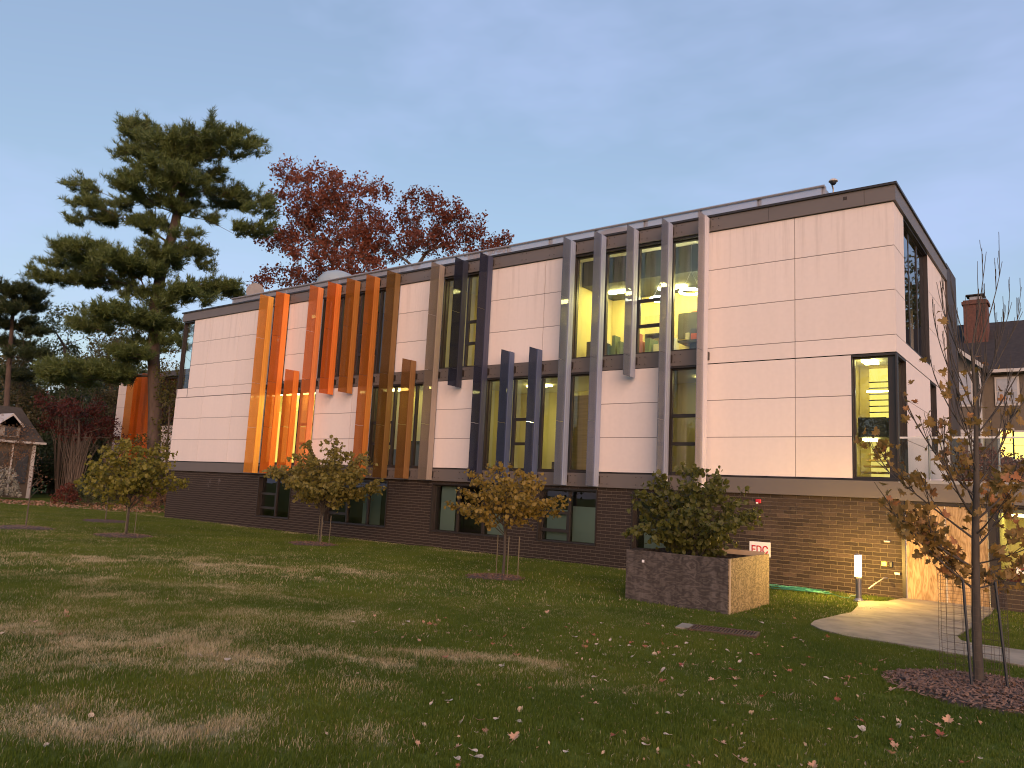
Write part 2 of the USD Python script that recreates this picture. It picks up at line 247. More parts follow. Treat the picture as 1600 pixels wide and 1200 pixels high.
# ------------------------------------------------------------------ ground
def sstep(a, b, x): t = np.clip((np.asarray(x, float) - a) / (b - a), 0, 1); return t * t * (3 - 2 * t)
def gz(x, y):
    x = np.asarray(x, float); y = np.asarray(y, float)
    z = 0.04 + 0.26 * sstep(0, 19, -y) + 0.14 * sstep(20, 34, -x) * sstep(2, 12, -y + 6)
    p = np.stack([x * 0.55, y * 0.55, np.zeros_like(x)], -1)
    return z + 0.05 * (meshkit.fbm(p, 3, 3) - 0.5) * sstep(0.6, 3.0, -y)
PATH = np.array([(0.03, -0.02), (1.72, -0.02), (1.76, -1.06), (1.72, -4.9), (1.74, -5.37), (1.85, -5.8), (2.05, -5.98), (2.61, -5.97), (9.0, -5.6), (9.0, -8.6), (4.5, -8.05), (2.72, -7.55), (1.58, -7.28), (0.59, -7.12), (0.15, -6.75), (-0.10, -6.35), (-0.17, -5.9), (-0.14, -4.8), (-0.12, -3.85), (-0.28, -2.6), (-0.45, -1.95), (-0.42, -1.45), (-0.1, -1.2)])
import shapely
PATHP = shapely.Polygon(PATH)
BEDS = {}
def in_path(x, y, grow=0.0):
    return shapely.contains_xy(PATHP.buffer(grow) if grow else PATHP, x, y)
rngd = np.random.default_rng(2)
DRY = [(-12.5, -12.0, 3.6, 1.0, .62), (-10.4, -9.3, 2.8, .8, .5), (-8.0, -12.5, 2.2, .6, .35), (-5.2, -15.3, 1.5, .55, .75), (-3.6, -14.5, 1.3, .55, .9), (-2.2, -13.6, 1.3, .45, .8), (-2.0, -12.8, .9, .3, .8), (-3.2, -15.4, 1.0, .35, .7), (-1.6, -14.2, .55, .35, .8), (-2.2, -16.3, 1.0, .35, .9), (-1.5, -15.75, .35, .2, .75), (-1.0, -13.0, .8, .35, .55), (-6.3, -13.9, 1.4, .5, .45), (-0.35, -15.35, .4, .16, .55), (0.0, -12.3, 1.0, .25, .35), (-4.3, -12.2, 1.1, .3, .4)]
def dryness(x, y):
    x = np.asarray(x, float); y = np.asarray(y, float); q_ = np.stack([x * .55, y * .55, 0 * x], -1)
    x = x + 2.4 * (meshkit.fbm(q_, 3, 31) - .5); y = y + 1.5 * (meshkit.fbm(q_ * 1.7, 4, 37) - .5)
    a = math.radians(38); d = np.zeros_like(x)
    for cx, cy, ra, rb, s in DRY:
        u = (x - cx) * math.cos(a) + (y - cy) * math.sin(a); v_ = -(x - cx) * math.sin(a) + (y - cy) * math.cos(a)
        d = np.maximum(d, s * np.exp(-(u / ra) ** 2 - (v_ / rb) ** 2))
    n = meshkit.fbm(np.stack([x * .9, y * .9, 0 * x], -1), 4, 11); n2 = meshkit.fbm(np.stack([x * 4, y * 4, 0 * x], -1), 3, 17)
    n3 = meshkit.fbm(np.stack([x * 1.9, y * 1.9, 0 * x], -1), 4, 23)
    d = d * np.clip(.25 + 1.5 * n, 0, 1.3) * np.clip(2.6 * (n3 - .28), .12, 1.25) * 1.35 * (0.45 + 1.1 * n2) + (0.10 + 0.9 * np.clip(n3 - 0.42, 0, 1)) * np.clip(n2 + .1, 0, 1) * sstep(-2, 6, -x) * sstep(3.5, 8, -y)
    edge = 0.6 * np.exp(-(y / 0.28) ** 2) * (y > -1.2)
    return np.clip(np.maximum(d, edge * (0.4 + n2)), 0, 1)
def axis(a, b, fine, far, lo, hi):
    return np.unique(np.concatenate([np.arange(a, b + 1e-6, fine), -np.geomspace(-a, -lo, 24) if a < 0 else [], np.geomspace(b, hi, 24)]))
gx = axis(-40, 8, 0.22, 4, -900, 900); gy = axis(-19, 4.0, 0.22, 4, -900, 900)
X, Y = np.meshgrid(gx, gy, indexing='ij'); Zg = gz(X, Y)
inner = (X > -30.0) & (Y > 0.25) & (X < 5)
Zg = np.where(inner, -0.3, Zg)
nx, ny = X.shape
idx = np.arange(nx * ny).reshape(nx, ny)
gf = np.vstack([np.stack([idx[:-1, :-1], idx[1:, :-1], idx[1:, 1:]], -1).reshape(-1, 3), np.stack([idx[:-1, :-1], idx[1:, 1:], idx[:-1, 1:]], -1).reshape(-1, 3)])
GROUND = mat('lawn_ground', {'at': ('attribute', dict(attribute='dry')), 'g': ('geometry', {}), 'n': ('noise_texture', dict(scale=26.0, detail=6.0, roughness=0.7)), 'n2': ('noise_texture', dict(scale=0.8, detail=5.0)),
    'r': ('rgb_ramp', dict(ramp=[(0.3, (0.070, 0.095, 0.012)), (0.7, (0.12, 0.145, 0.022))])), 'r2': ('rgb_ramp', dict(ramp=[(0.3, (0.19, 0.145, 0.075)), (0.7, (0.33, 0.265, 0.15))])), 'x': ('mix', {}),
    'p': ('principled_bsdf', dict(roughness=0.95, specular_ior_level=0.1)), 'b': ('bump', dict(strength=0.5, distance=0.03))},
    [('g.position', 'n.vector'), ('n.fac', 'r.fac'), ('n.fac', 'r2.fac'), ('at.fac', 'x.fac'), ('r.color', 'x.color1'), ('r2.color', 'x.color2'), ('x.color', 'p.base_color'), ('n.fac', 'b.height'), ('b.normal', 'p.normal')])
lawn = usdkit.mesh(stage, '/World/lawn', (np.stack([X, Y, Zg], -1).reshape(-1, 3), gf), GROUND, smooth=True)
UsdGeom.PrimvarsAPI(lawn).CreatePrimvar('dry', Sdf.ValueTypeNames.FloatArray, 'vertex').Set(Vt.FloatArray.FromNumpy(dryness(X, Y).ravel().astype(np.float32)))
tag(lawn, 'green lawn with dry straw coloured patches in front of the building', 'lawn', None, 'structure')
# concrete path, a thin slab that follows the ground
def drape(poly, step, lift):
    P = shapely.Polygon(poly); x0, y0, x1, y1 = P.bounds
    dense = []
    c = np.vstack([poly, poly[:1]])
    for a, b in zip(c[:-1], c[1:]):
        k = max(1, int(np.linalg.norm(b - a) / step)); dense += [a + (b - a) * i / k for i in range(k)]
    dense = np.array(dense)
    gx_, gy_ = np.meshgrid(np.arange(x0, x1, step), np.arange(y0, y1, step))
    q = np.stack([gx_.ravel(), gy_.ravel()], 1); q = q[shapely.contains_xy(P.buffer(-step * .5), q[:, 0], q[:, 1])]
    from scipy.spatial import Delaunay
    pts = np.vstack([dense, q]); t = Delaunay(pts).simplices
    cen = pts[t].mean(1); t = t[shapely.contains_xy(P, cen[:, 0], cen[:, 1])]
    d1, d2 = pts[t[:, 1]] - pts[t[:, 0]], pts[t[:, 2]] - pts[t[:, 0]]
    fl = (d1[:, 0] * d2[:, 1] - d1[:, 1] * d2[:, 0]) < 0; t[fl] = t[fl][:, [0, 2, 1]]
    top = np.column_stack([pts, gz(pts[:, 0], pts[:, 1]) + lift]); n = len(dense)
    low = top[:n] - [0, 0, 0.12]
    k = np.arange(n); k2 = (k + 1) % n; o = len(top)
    sk = np.vstack([np.stack([k, o + k, o + k2], 1), np.stack([k, o + k2, k2], 1)])
    return np.vstack([top, low]), np.vstack([t, sk])
pm = usdkit.mesh(stage, '/World/path', drape(PATH, 0.3, 0.035), CONC)
tag(pm, 'grey concrete path that widens from the boarded door and crosses the lawn', 'path', None, 'structure')

# ------------------------------------------------------------------ main building
B = thing('modern_building', 'long two storey building with pale panels, coloured glass fins and dark brick base', 'building')
ZB0, ZB1 = 2.194, 2.575                   # bottom band
L0, L1 = 2.62, 5.500                      # lower storey opening heights
M0, M1 = 5.505, 5.915                     # middle band
U0, U1 = 5.919, 9.083
G0, PITCH = -4.555, 1.0528
def G(n): return G0 - PITCH * n
XL, XR = -30.33, 0.0
J = 0.007
prng = np.random.default_rng(8)
def panels(x0, x1, rows, seams=(), tf=FRONT, back=True, y1=None):
    xs = [x0] + sorted(seams) + [x1]
    for za, zb in rows:
        for a, b in zip(xs[:-1], xs[1:]):
            la, lb = (J if a != x0 else 0.002), (J if b != x1 else 0.002)
            o_ = prng.uniform(-.0016, .0016); MB(tf).box(a + la, b - lb, o_, 0.016, za + J + o_ * .6, zb - J + o_ * .6).build('panel', PANEL, B)
    if back: MB(tf).box(x0 + (.02 if tf is SIDE else 0), x1 - (.031 if tf is FRONT and x1 == 0 else 0), 0.03, 0.30, rows[0][0], rows[-1][1]).build('wall', DARK, B)
UR = [(U0, 6.976), (6.976, 8.029), (8.029, U1)]; LR = [(L0, 3.584), (3.584, 4.54), (4.54, L1)]; STRIP = [(5.512, 5.919)]
# left end
panels(-29.4, G(18), UR, (-28.1, -25.83)); panels(XL, G(18), LR + STRIP, (-28.1, -25.83))
# upper storey
panels(G(17), G(15), UR); panels(G(11), G(9), UR); panels(G(7), G(4), UR, (G(5),))
panels(G0, XR, UR, (-2.26,))
# lower storey
panels(G(15), G(12), LR, (G(13),)); panels(G(9), G(7), LR); panels(G(3), G(1), LR)
panels(G0, XR, STRIP, (-2.26,)); panels(G0, -0.97, LR, (-2.26,))
# side wall
panels(0.018, 1.15, UR, (), SIDE); panels(4.5, 7.62, UR, (), SIDE); panels(0.018, 7.62, STRIP, (), SIDE)
panels(1.1, 4.40, LR, (), SIDE); panels(5.42, 7.62, LR, (), SIDE); panels(4.40, 5.42, [(L0, 3.584)], (), SIDE)
# bands
fb = MB().box(-30.36, 0.06, -0.06, 0.22, 9.095, 9.47).build('roof_fascia', STEEL, B)
MB().box(-30.42, 0.10, -0.11, 0.30, 9.473, 9.53).build('coping', BRONZE, fb)
sf = MB(SIDE).box(0.223, 7.62, -0.06, 0.22, 9.095, 9.47).build('roof_fascia', STEEL, B)
MB(SIDE).box(0.303, 7.66, -0.10, 0.30, 9.473, 9.53).build('coping', BRONZE, sf)
md = MB().box(G(18), G0, -0.012, 0.25, M0, M1).build('middle_band', STEEL, B)
bb = MB().box(XL, XR, -0.05, 0.22, ZB0, ZB1).build('bottom_band', STEEL, B)
MB().box(XL, XR, 0.0, 0.2, ZB1 + .002, L0 - .002).build('drip_edge', BRONZE, bb)  # dark strip painted in for the shadow line above the band
bolts = MB(); hole = MB()
for n in range(0, 19):
    x = G(n) + 0.16
    for z0, on in ((9.2, fb), (5.6, md), (2.28, bb)):
        if n == 0 and on is md: continue
        for dx in (0, .16):
            for dz in (0, .2):
                bolts.box(x + dx, x + dx + .022, -0.072 if z0 > 9 else (-0.024 if z0 > 5 else -.062), -0.0, z0 + dz, z0 + dz + .022)
bolts.build('bolt_head', BRONZE, B, kind='stuff')
MB().box(-1.09, -1.0, -0.066, -0.055, 9.30, 9.38).build('scupper', DARK, B)
for x in (-2.9, -0.62): MB().box(x, x + .008, -0.063, -.05, 9.1, 9.47).build('fascia_joint', DARK, fb)
# roof, end walls, slabs
MB().box(-30.1, -0.25, 0.25, 12.0, 9.30, 9.42).build('roof', ROOF, B)
MB().box(-30.28, -0.32, 0.32, 11.8, 5.52, 5.90).build('floor_slab', CEIL, B)
MB().box(-30.28, -0.32, 0.24, 11.8, 2.22, 2.60).build('floor_slab', FLOOR, B)
MB().box(-30.28, -30.0, 1.4, 12.0, -0.1, 9.09).build('wall', PANEL, B)
MB().box(-30.0, -0.3, 11.8, 12.0, -0.1, 9.29).build('wall', PANEL, B)
MB(SIDE).box(7.62, 9.56, -0.06, 0.6, 2.0, 9.66).build('corner_tower', plain('tower_metal', (0.035, 0.024, 0.020), 0.6, 0, 0.15, 3, 0, 60, (8, 8, .2)), B)
# interior rooms: back walls, partitions, ceilings (kept inside the shell)
for za, zb, items in ((5.90, 9.30, [(-30, -20.4, 5.0, 'd'), (-20.4, -14.9, 5.0, 'd'), (-14.9, -9.2, 3.4, 'y'), (-9.2, -3.2, 3.0, 'y'), (-3.2, -.4, 3.0, 'd')]), (2.60, 5.52, [(-30, -24.0, 4.0, 'd'), (-24.0, -20.0, 1.05, 'y'), (-20.0, -13.6, 1.7, 'y'), (-13.6, -7.6, 3.6, 'y'), (-7.6, -3.4, 3.0, 'y'), (-3.4, -1.25, 3.0, 'd'), (-1.25, -.3, 1.75, 'y')])):
    for a, b, d, c in items:
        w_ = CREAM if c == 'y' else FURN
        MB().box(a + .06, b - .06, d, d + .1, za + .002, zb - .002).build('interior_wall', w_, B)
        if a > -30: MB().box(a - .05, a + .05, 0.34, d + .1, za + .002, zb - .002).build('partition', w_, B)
MB().box(-30, -.4, .33, 6, 9.2, 9.28).build('ceiling', CEIL, B)
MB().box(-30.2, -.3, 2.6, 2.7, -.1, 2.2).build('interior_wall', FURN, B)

# windows
def window(x0, x1, z0, z1, mods, sash=None, tf=FRONT, jamb=True, parent=None, d0=0.10, fill=PANE, fw=0.055, pd=.05):
    m = MB(tf)
    if jamb:
        m.box(x0 - .004, x0 + .03, 0.0, d0, z0, z1); m.box(x1 - .03, x1 + .004, 0.0, d0, z0, z1); m.box(x0 + .03, x1 - .03, 0.004, d0, z1 - .05, z1); m.box(x0 + .03, x1 - .03, 0.004, d0, z0, z0 + .035)
    m.box(x0, x0 + fw, d0, d0 + .1, z0, z1); m.box(x1 - fw, x1, d0, d0 + .1, z0, z1); m.box(x0 + fw, x1 - fw, d0, d0 + .1, z1 - fw - .03, z1); m.box(x0 + fw, x1 - fw, d0, d0 + .1, z0, z0 + fw)
    w_ = (x1 - x0) / mods
    for k in range(1, mods): m.box(x0 + k * w_ - .036, x0 + k * w_ + .036, d0 - .012, d0 + .1, z0 + fw, z1 - fw - .03)
    pr = m.build('window', BRONZE, parent or B)
    for k in range(mods):
        a, b = x0 + k * w_ + .036, x0 + (k + 1) * w_ - .036
        cuts = [z0 + fw] + (list(sash[k]) if sash and k in sash else []) + [z1 - fw - .03]
        for za, zb in zip(cuts[:-1], cuts[1:]):
            MB(tf).quad((a, d0 + pd, za + .001), (b, d0 + pd, za + .001), (b, d0 + pd, zb), (a, d0 + pd, zb)).build('pane', fill, pr)
        for zc in cuts[1:-1]:
            MB(tf).box(a, b, d0 - .006, d0 + .08, zc - .045, zc + .045).build('transom', BRONZE, pr)
        if sash and k in sash:
            za, zb = cuts[1] + .045, cuts[2] - .045
            MB(tf).box(a + .001, a + .04, d0 - .004, d0 + .07, za, zb).build('sash_stile', BRONZE, pr); MB(tf).box(b - .04, b - .001, d0 - .004, d0 + .07, za, zb).build('sash_stile', BRONZE, pr)
    return pr
S1, S2 = (6.72, 7.45), (3.42, 4.17)
window(G(18), G(17), U0, U1, 1); window(G(15), G(11), U0, U1, 4, {2: S1}); window(G(9), G(7), U0, U1, 2, {1: S1}); window(G(4), G0, U0, U1, 4, {2: S1})
window(G(18), G(15), L0, L1, 3, {2: S2}); window(G(12), G(9), L0, L1, 3, {0: S2}); window(G(7), G(3), L0, L1, 4, {1: S2}); window(G(1), G0, L0, L1, 1, {0: S2})
# corner windows
window(-0.97, 0.0, L0, L1, 1, None, FRONT); window(0.08, 1.1, L0, L1, 2, None, SIDE); window(1.15, 4.5, U0, U1, 3, None, SIDE, d0=.10, pd=.0); window(4.40, 5.42, 3.585, L1, 1, None, SIDE)
window(-30.3, -29.4, 5.53, U1, 1, None, FRONT)
# basement windows in the brick
BW = [(-23.45, -21.36, .50, 2.12), (-19.3, -16.08, .52, 2.12), (-14.0, -10.86, .55, 2.12), (-9.72, -7.73, .56, 2.12), (-6.62, -4.55, .56, 2.12)]
for k, (a, b, z0, z1) in enumerate(BW):
    pr = window(a, b, z0, z1, 3 if b - a > 3 else 2, {0: (.62 + z0 * .5, 1.42)} if k in (0, 3, 1) else None, d0=.14)
    for (u, w_, zt) in {0: [], 1: [(.52, .8, 1.9)], 2: [(.04, .24, 2.05), (.68, .97, 1.35)], 3: [(.5, .97, 1.62), (.05, .45, 1.5)], 4: [(.1, .5, 1.2)]}[k]:
        MB().box(a + (b - a) * u, a + (b - a) * w_, .36, .37, z0 + .06, zt).build('roller_blind', BLIND, pr)
# brick wall
BY = 0.045
CH, BL, MJ = 2.19 / 24, 0.305, 0.011
def brick_run(parent, x0, x1, z_rows, opens, own, tf=None):
    near, far = [], MB()
    for r in z_rows:
        za, zb = r * CH + MJ / 2, (r + 1) * CH - MJ / 2
        x = x1 - (BL / 2 if r % 2 else 0) + BL
        while x > x0:
            segs = [(max(x - BL + MJ, x0), min(x, x1))]
            for a, b, z0, z1 in opens:
                if zb > z0 - .003 and za < z1 + .003:
                    for q in segs:
                        l_, h_ = max(q[0], a - .003), min(q[1], b + .003)
                        if h_ - l_ > .03:
                            if z0 - .004 - za > .012: near.append((l_, h_, za, z0 - .004))
                            if zb - z1 - .004 > .012: near.append((l_, h_, z1 + .004, zb))
                    segs = [s for q in segs for s in ((q[0], min(q[1], a - .004)), (max(q[0], b + .004), q[1])) if s[1] - s[0] > .03]
            for a, b in segs:
                if b - a > .03: near.append((a, b, za, zb))
            x -= BL
    near = [q for q in near if q[3] - q[2] > .012]; near.sort(key=lambda q: -(q[0] + q[1]))
    rr = np.random.default_rng(7)
    for i, (a, b, za, zb) in enumerate(near):
        o = rr.uniform(-.0015, .0025)
        if i < own: MB().box(a, b, BY - .009 - o, BY + .03, za, zb).build('brick', BRICK, parent)
        else: far.box(a, b, BY - .009 - o, BY + .03, za, zb)
    if far.n: far.build('bricks', BRICK, parent, kind='stuff')
mw = MB(); xs = sorted(BW)
cur = -30.28
for a, b, z0, z1 in xs:
    mw.box(cur, a, BY, BY + .2, -.25, 2.192); mw.box(a, b, BY, BY + .2, -.25, z0); mw.box(a, b, BY, BY + .2, z1, 2.192); cur = b
mw.box(cur, 0.03, BY, BY + .2, -.25, 2.192)
BRW = mw.build('brick_wall', MORTAR, B)
brick_run(BRW, -30.28, 0.03, range(-2, 24), BW, 300)
MB().box(-30.28, -30.05, BY + .21, 12, -.2, 2.19).build('wall', BRICK, B)

# coloured fins, each a glass blade on a painted extrusion standing out from the wall
O1, O2, O3 = (0.72, 0.33, 0.06), (0.68, 0.20, 0.03), (0.70, 0.24, 0.05)
FINS = [(18, 'f', O1), (17, 'f', O2), (16, 'l', (0.64, 0.20, 0.035)), (15, 'f', (0.62, 0.22, 0.07)), (14, 'u', (0.62, 0.17, 0.03)), (13, 'u', (0.36, 0.145, 0.03)), (12, 'f', (0.42, 0.155, 0.03)), (11, 'f', (0.16, 0.088, 0.026)), (10, 'l', (0.22, 0.115, 0.04)), (9, 'f', (0.25, 0.21, 0.17)), (8, 'u', (0.026, 0.030, 0.046)), (7, 'f', (0.046, 0.052, 0.085)), (6, 'l', (0.070, 0.095, 0.165)), (5, 'l', (0.08, 0.105, 0.175)), (4, 'f', (0.24, 0.28, 0.36)), (3, 'f', (0.23, 0.265, 0.35)), (2, 'u', (0.26, 0.285, 0.345)), (1, 'f', (0.27, 0.30, 0.37)), (0, 'f', (0.46, 0.44, 0.46))]
for n, k, col in FINS:
    gl, me = fin_mats(col)
    x = G(n) + 0.065; z0, z1 = {'f': (2.21, 9.45), 'u': (5.22, 9.45), 'l': (2.22, 6.235)}[k]
    m = MB().bev(x - .022, x + .022, -0.34, -0.10, z0, z1, .004)
    m.box(x - .03, x + .03, -0.235, -0.215, z0, z1); m.box(x - .03, x + .03, -0.345, -0.325, z0, z1)
    f = m.build('fin', me, B)
    cuts = [z0] + [c for c in (4.01, 5.80, 7.66) if z0 + .5 < c < z1 - .5] + [z1]
    for a, b in zip(cuts[:-1], cuts[1:]):
        MB().box(x - .007, x + .007, -0.745, -0.335, a + .005, b - .005).build('glass_blade', gl, f)
    for zc in {'f': (2.40, 5.71, 9.28), 'u': (5.71, 9.28), 'l': (2.40, 5.71)}[k]:
        MB().box(x - .035, x + .035, -0.105, -0.0, zc - .10, zc + .10).build('bracket', BRONZE, f)
# roof screen of grey glass
px = [-1.85, -3.55, -5.27, -7.0, -8.72, -10.45, -12.17, -13.9, -15.62, -17.35, -19.07, -20.8, -22.52, -24.25, -25.97, -28.2]
sc = MB().tube([(-28.25, 1.0, 10.2), (-1.8, 1.0, 10.2)], .035, 6).build('roof_screen', ALU, B)
for a, b in zip(px[1:], px[:-1]): MB().box(a + .01, b - .01, 1.035, 1.05, 9.43, 10.24).build('glass_panel', SCREENGLASS, sc)
MB().box(-1.87, -1.855, 1.06, 3.6, 9.43, 10.24).build('glass_panel', SCREENGLASS, sc)
for x in px: MB().box(x - .05, x + .05, 1.06, 1.16, 9.43, 10.22).build('screen_post', ALU, sc)
# roof equipment
vt = MB(); vt.lathe([(0.0, 0), (.28, 0), (.28, 1.2)], (-28.9, 3.0, 9.4)); vt.tube([(-28.9, 3, 10.6), (-28.8, 2.7, 10.85), (-28.4, 2.3, 10.9)], (.3, .36, .42), 16); vt.lathe([(.0, 1.9), (.22, 1.82), (.36, 1.6), (.36, 1.2), (.3, 1.1)], (-29.6, 3.2, 9.4))
vt.build('roof_vent', plain('vent_metal', (.13, .125, .12), .5, .3, .2, 4), B, 30)
dome = MB().lathe([(.95, 0), (.95, 1.45), (.88, 1.72), (.65, 1.98), (.35, 2.1), (0, 2.14)], (-23.75, 3.4, 9.4)); dome.build('skylight_dome', plain('dome_plastic', (0.25, 0.31, 0.33), .3, 0, .03, 2), B, 40)
MB().lathe([(.9, 0), (.9, 1.0), (.75, 1.25), (.4, 1.4), (0, 1.45)], (-8.9, 3.0, 9.4)).build('skylight_dome', plain('dark_dome', (0.10, 0.10, 0.11), .4, 0, .03, 2), B, 40)
sc_ = MB(); sc_.tube([(-1.42, .35, 9.5), (-1.42, .35, 9.82)], .018, 8); sc_.tube([(-1.42, .35, 9.8), (-1.42, .2, 9.9)], .02, 8); sc_.lathe([(0, .07), (.06, .062), (.10, .03), (.11, 0.0), (.085, -.01)], (-1.36, .12, 9.90), 16)
cmb = sc_.build('security_camera', WHITE, B, 35); MB().lathe([(.08, 0), (.07, -.04), (.045, -.07), (0, -.08)], (-1.36, .12, 9.89), 16).build('camera_lens', NAVY, cmb, 40)

# podium to the right: band, glass wall, boarded door, terrace rail
pb = MB().box(0.0, 6.5, -0.05, 0.3, ZB0 - .03, ZB1 - .03).build('bottom_band', STEEL, B)
MB().box(0.0, 6.5, -0.055, 9.0, ZB1 - .028, ZB1 + .05).build('terrace_deck', ALU, B)
MB().box(0.0, 6.5, 0.3, 9.0, 2.0, ZB1 - .03).build('floor_slab', CEIL, B)
for x0, x1 in ((0.03, 1.5), (1.51, 3.0), (3.01, 4.5), (4.51, 6.0)):
    MB().box(x0, x1, 0.02, 0.034, 2.66, 3.53).build('railing_glass', RAILGLASS, B)
MB().box(0.03, 6.0, 0.0, 0.05, 3.535, 3.575).build('top_rail', plain('pale_rail', (0.6, 0.58, 0.56), .35, .3, .03, 3), B)
for x in (0.6, 1.9, 3.2): MB().tube([(x, .08, 2.62), (x, .08, 3.53)], .022, 8).build('rail_post', ALU, B)
fr = MB().box(0.03, 0.10, -0.03, 0.2, -.1, 2.16); fr.box(1.67, 1.80, -0.03, 0.2, -.1, 2.16); fr.box(0.10, 1.67, 0.0, 0.2, 2.08, 2.16); door = fr.build('door_frame', BRONZE, B)
MB().box(0.12, 0.865, 0.015, 0.033, 0.02, 2.075).build('plywood_sheet', PLYDOOR, door); MB().box(0.885, 1.645, 0.015, 0.033, 0.02, 2.075).build('plywood_sheet', PLYDOOR, door)
for x in (0.102, 0.867, 1.647): MB().box(x, x + .016, 0.0, 0.036, 0.02, 2.078).build('edge_trim', WHITE, door)
MB().box(0.1, 1.67, -0.12, 0.2, -.1, 0.012).build('threshold', ALU, door)
for x in (.80, .96): MB().lathe([(0, 0), (.03, .005), (.03, .03), (0, .04)], (x, -.02, .98), 10).build('door_knob', ALU, door, 40)
MB().tube([(.80, -.02, 1.0), (.88, -.035, .97), (.96, -.02, 1.0)], .006, 6).build('padlock_chain', ALU, door)
pr = window(1.80, 3.4, 0.56, 2.16, 2, None, d0=.06); MB().box(1.8, 3.4, 0.055, .25, -.1, .56).build('brick_base', MORTAR, B)
br2 = MB()
for r in range(-1, 6):
    x = 3.4 - (BL / 2 if r % 2 else 0) + BL
    while x > 1.8:
        a, b = max(x - BL + MJ, 1.8), min(x, 3.4)
        if b - a > .03: br2.box(a, b, .046, .08, r * CH + MJ / 2, (r + 1) * CH - MJ / 2)
        x -= BL
br2.build('bricks', BRICK, B, kind='stuff')
MB().box(1.8, 6, 3.0, 3.1, 0, 2.0).build('interior_wall', CREAM, B); MB().box(1.72, 1.8, .25, 3.0, 0, 2.0).build('partition', CREAM, B)
MB().box(1.9, 2.15, .5, .9, .1, .85).build('red_cabinet', plain('red_paint', (0.35, .04, .02), .5), B)
MB().box(2.12, 2.5, .085, .095, .78, 1.0).build('window_notice', SIGNW, pr); MB().box(2.19, 2.30, .080, .084, .86, .92).build('notice_print', SIGNR, pr)
MB().box(2.3, 2.9, .4, 1.2, .1, 1.35).build('cupboard', WARMWOOD, B)
# small fittings on the brick wall beside the door
MB().bev(-0.40, -0.29, BY - .035, BY - .008, .71, .81, .006).build('switch_plate', plain('yellow_lit_plate', (.5, .36, .08), .35, .4, .03), B)  # yellow light on the plate is put into its colour
MB().bev(-0.235, -0.165, BY - .05, BY - .008, .69, .82, .012).build('card_reader', NAVY, B)
MB().bev(-0.33, -0.21, BY - .07, BY - .008, 1.235, 1.27, .005).build('step_light', WHITE, B)
al = MB().bev(-3.22, -3.09, BY - .06, BY - .008, 1.96, 2.06, .01).build('alarm_horn', SIGNR, B); MB().bev(-3.205, -3.15, BY - .075, BY - .061, 1.945, 1.985, .004).build('strobe', SIGNW, al)
MB().box(-0.12, -0.02, -.03, BY - .01, 0.55, .60).build('hose_tap', ALU, B)
# things inside the lit rooms
def ceiling_lights(spots, z, s, size=(.9, .22)):
    e = emit(f'room_lamp_{len(taken)}', LAMPCOL, s)
    for x, y in spots: MB().box(x - size[0] / 2, x + size[0] / 2, y - size[1] / 2, y + size[1] / 2, z - .06, z).build('ceiling_light', e, B)
RS = 13.0
MB().box(-9.1, -3.3, 1.0, 2.95, 8.40, 9.19).build('bulkhead', plain('unlit_soffit', (.05, .055, .05), .8), B)  # dark colour stands in for the unlit ceiling of this room
ceiling_lights([(-8.2, 1.9), (-6.6, 2.2), (-5.2, 2.2), (-4.0, 1.8)], 8.395, RS * 1.7)
grng = np.random.default_rng(55)
gmats = [plain(f'goods_{i}', c, .6) for i, c in enumerate(((.5, .42, .2), (.12, .16, .08), (.35, .1, .05), (.6, .58, .5), (.06, .06, .07)))]
for x_ in np.arange(-8.6, -4.7, .24):
    h_ = grng.uniform(.12, .75); MB().bev(x_, x_ + grng.uniform(.1, .22), 1.0 + grng.uniform(0, .5), 1.6, 5.93, 6.1 + h_, .01).build('stored_box', gmats[grng.integers(5)], B)
for x_ in (-7.9, -6.3): MB().box(x_, x_ + .62, 2.93, 2.97, 7.0, 7.75).build('picture', gmats[grng.integers(5)], B)
ceiling_lights([(-12.3, 2.2), (-10.4, 1.8)], 9.19, RS * 1.3)
ceiling_lights([(-23.0, .7), (-22.0, .7), (-21.0, .7)], 5.515, RS * .6)
for x0_, x1_ in ((-23.9, -23.0), (-22.9, -21.95), (-21.85, -20.9), (-20.8, -20.1)): MB().box(x0_, x1_, .93, .97, 2.66, 4.82).build('lit_screen', emit(f'lit_screen_{len(taken)}', (1, .72, .14), .40), B)  # added glowing panels that stand in for the lamplit room wall
ceiling_lights([(-16.9, 1.1), (-14.9, 1.1)], 5.515, RS * 1.3)
ceiling_lights([(-11.2, 1.9), (-8.9, 2.5)], 5.515, RS * 2.6)
ceiling_lights([(-5.2, 2.0)], 5.515, RS * 1.0)
ceiling_lights([(-0.75, .9)], 5.50, RS * 3, (.3, .5)); ceiling_lights([(-0.75, .9)], 3.61, RS * 3, (.3, .4))
ceiling_lights([(2.4, 1.6), (3.2, 1.6)], 1.99, RS * 1.6)
ceiling_lights([(-17.2, 2.2)], 9.19, RS * .35)
for i, (x, y, z) in enumerate(((-6.25, .75, 7.63), (-5.42, .9, 7.78))):
    t = thing('ring_pendant_lamp', ['glowing ring pendant lamp behind the third pane of the bright upper window', 'glowing ring pendant lamp behind the rightmost pane of the bright upper window'][i], 'lamp', (x, y, z), group='ring lamps in the upper right room')
    tor = trimesh.creation.torus(.30, .035, 32, 8); MB().add(tor.vertices, tor.faces).build('light_ring', emit(f'ring_glow_{i}', (1, .92, .62), 9.0), t, True)
    MB().tube([(0.29, 0, 0), (0, 0, .6), (0, 0, 1.4)], .006, 5).tube([(-.29, 0, 0), (0, 0, .6)], .006, 5).build('wire', ALU, t)
MB().box(-11.75, -11.5, 2.0, 2.1, 4.1, 4.5).build('wall_lamp', emit('square_lamp', (1, .9, .35), 6), B)
sh = MB()
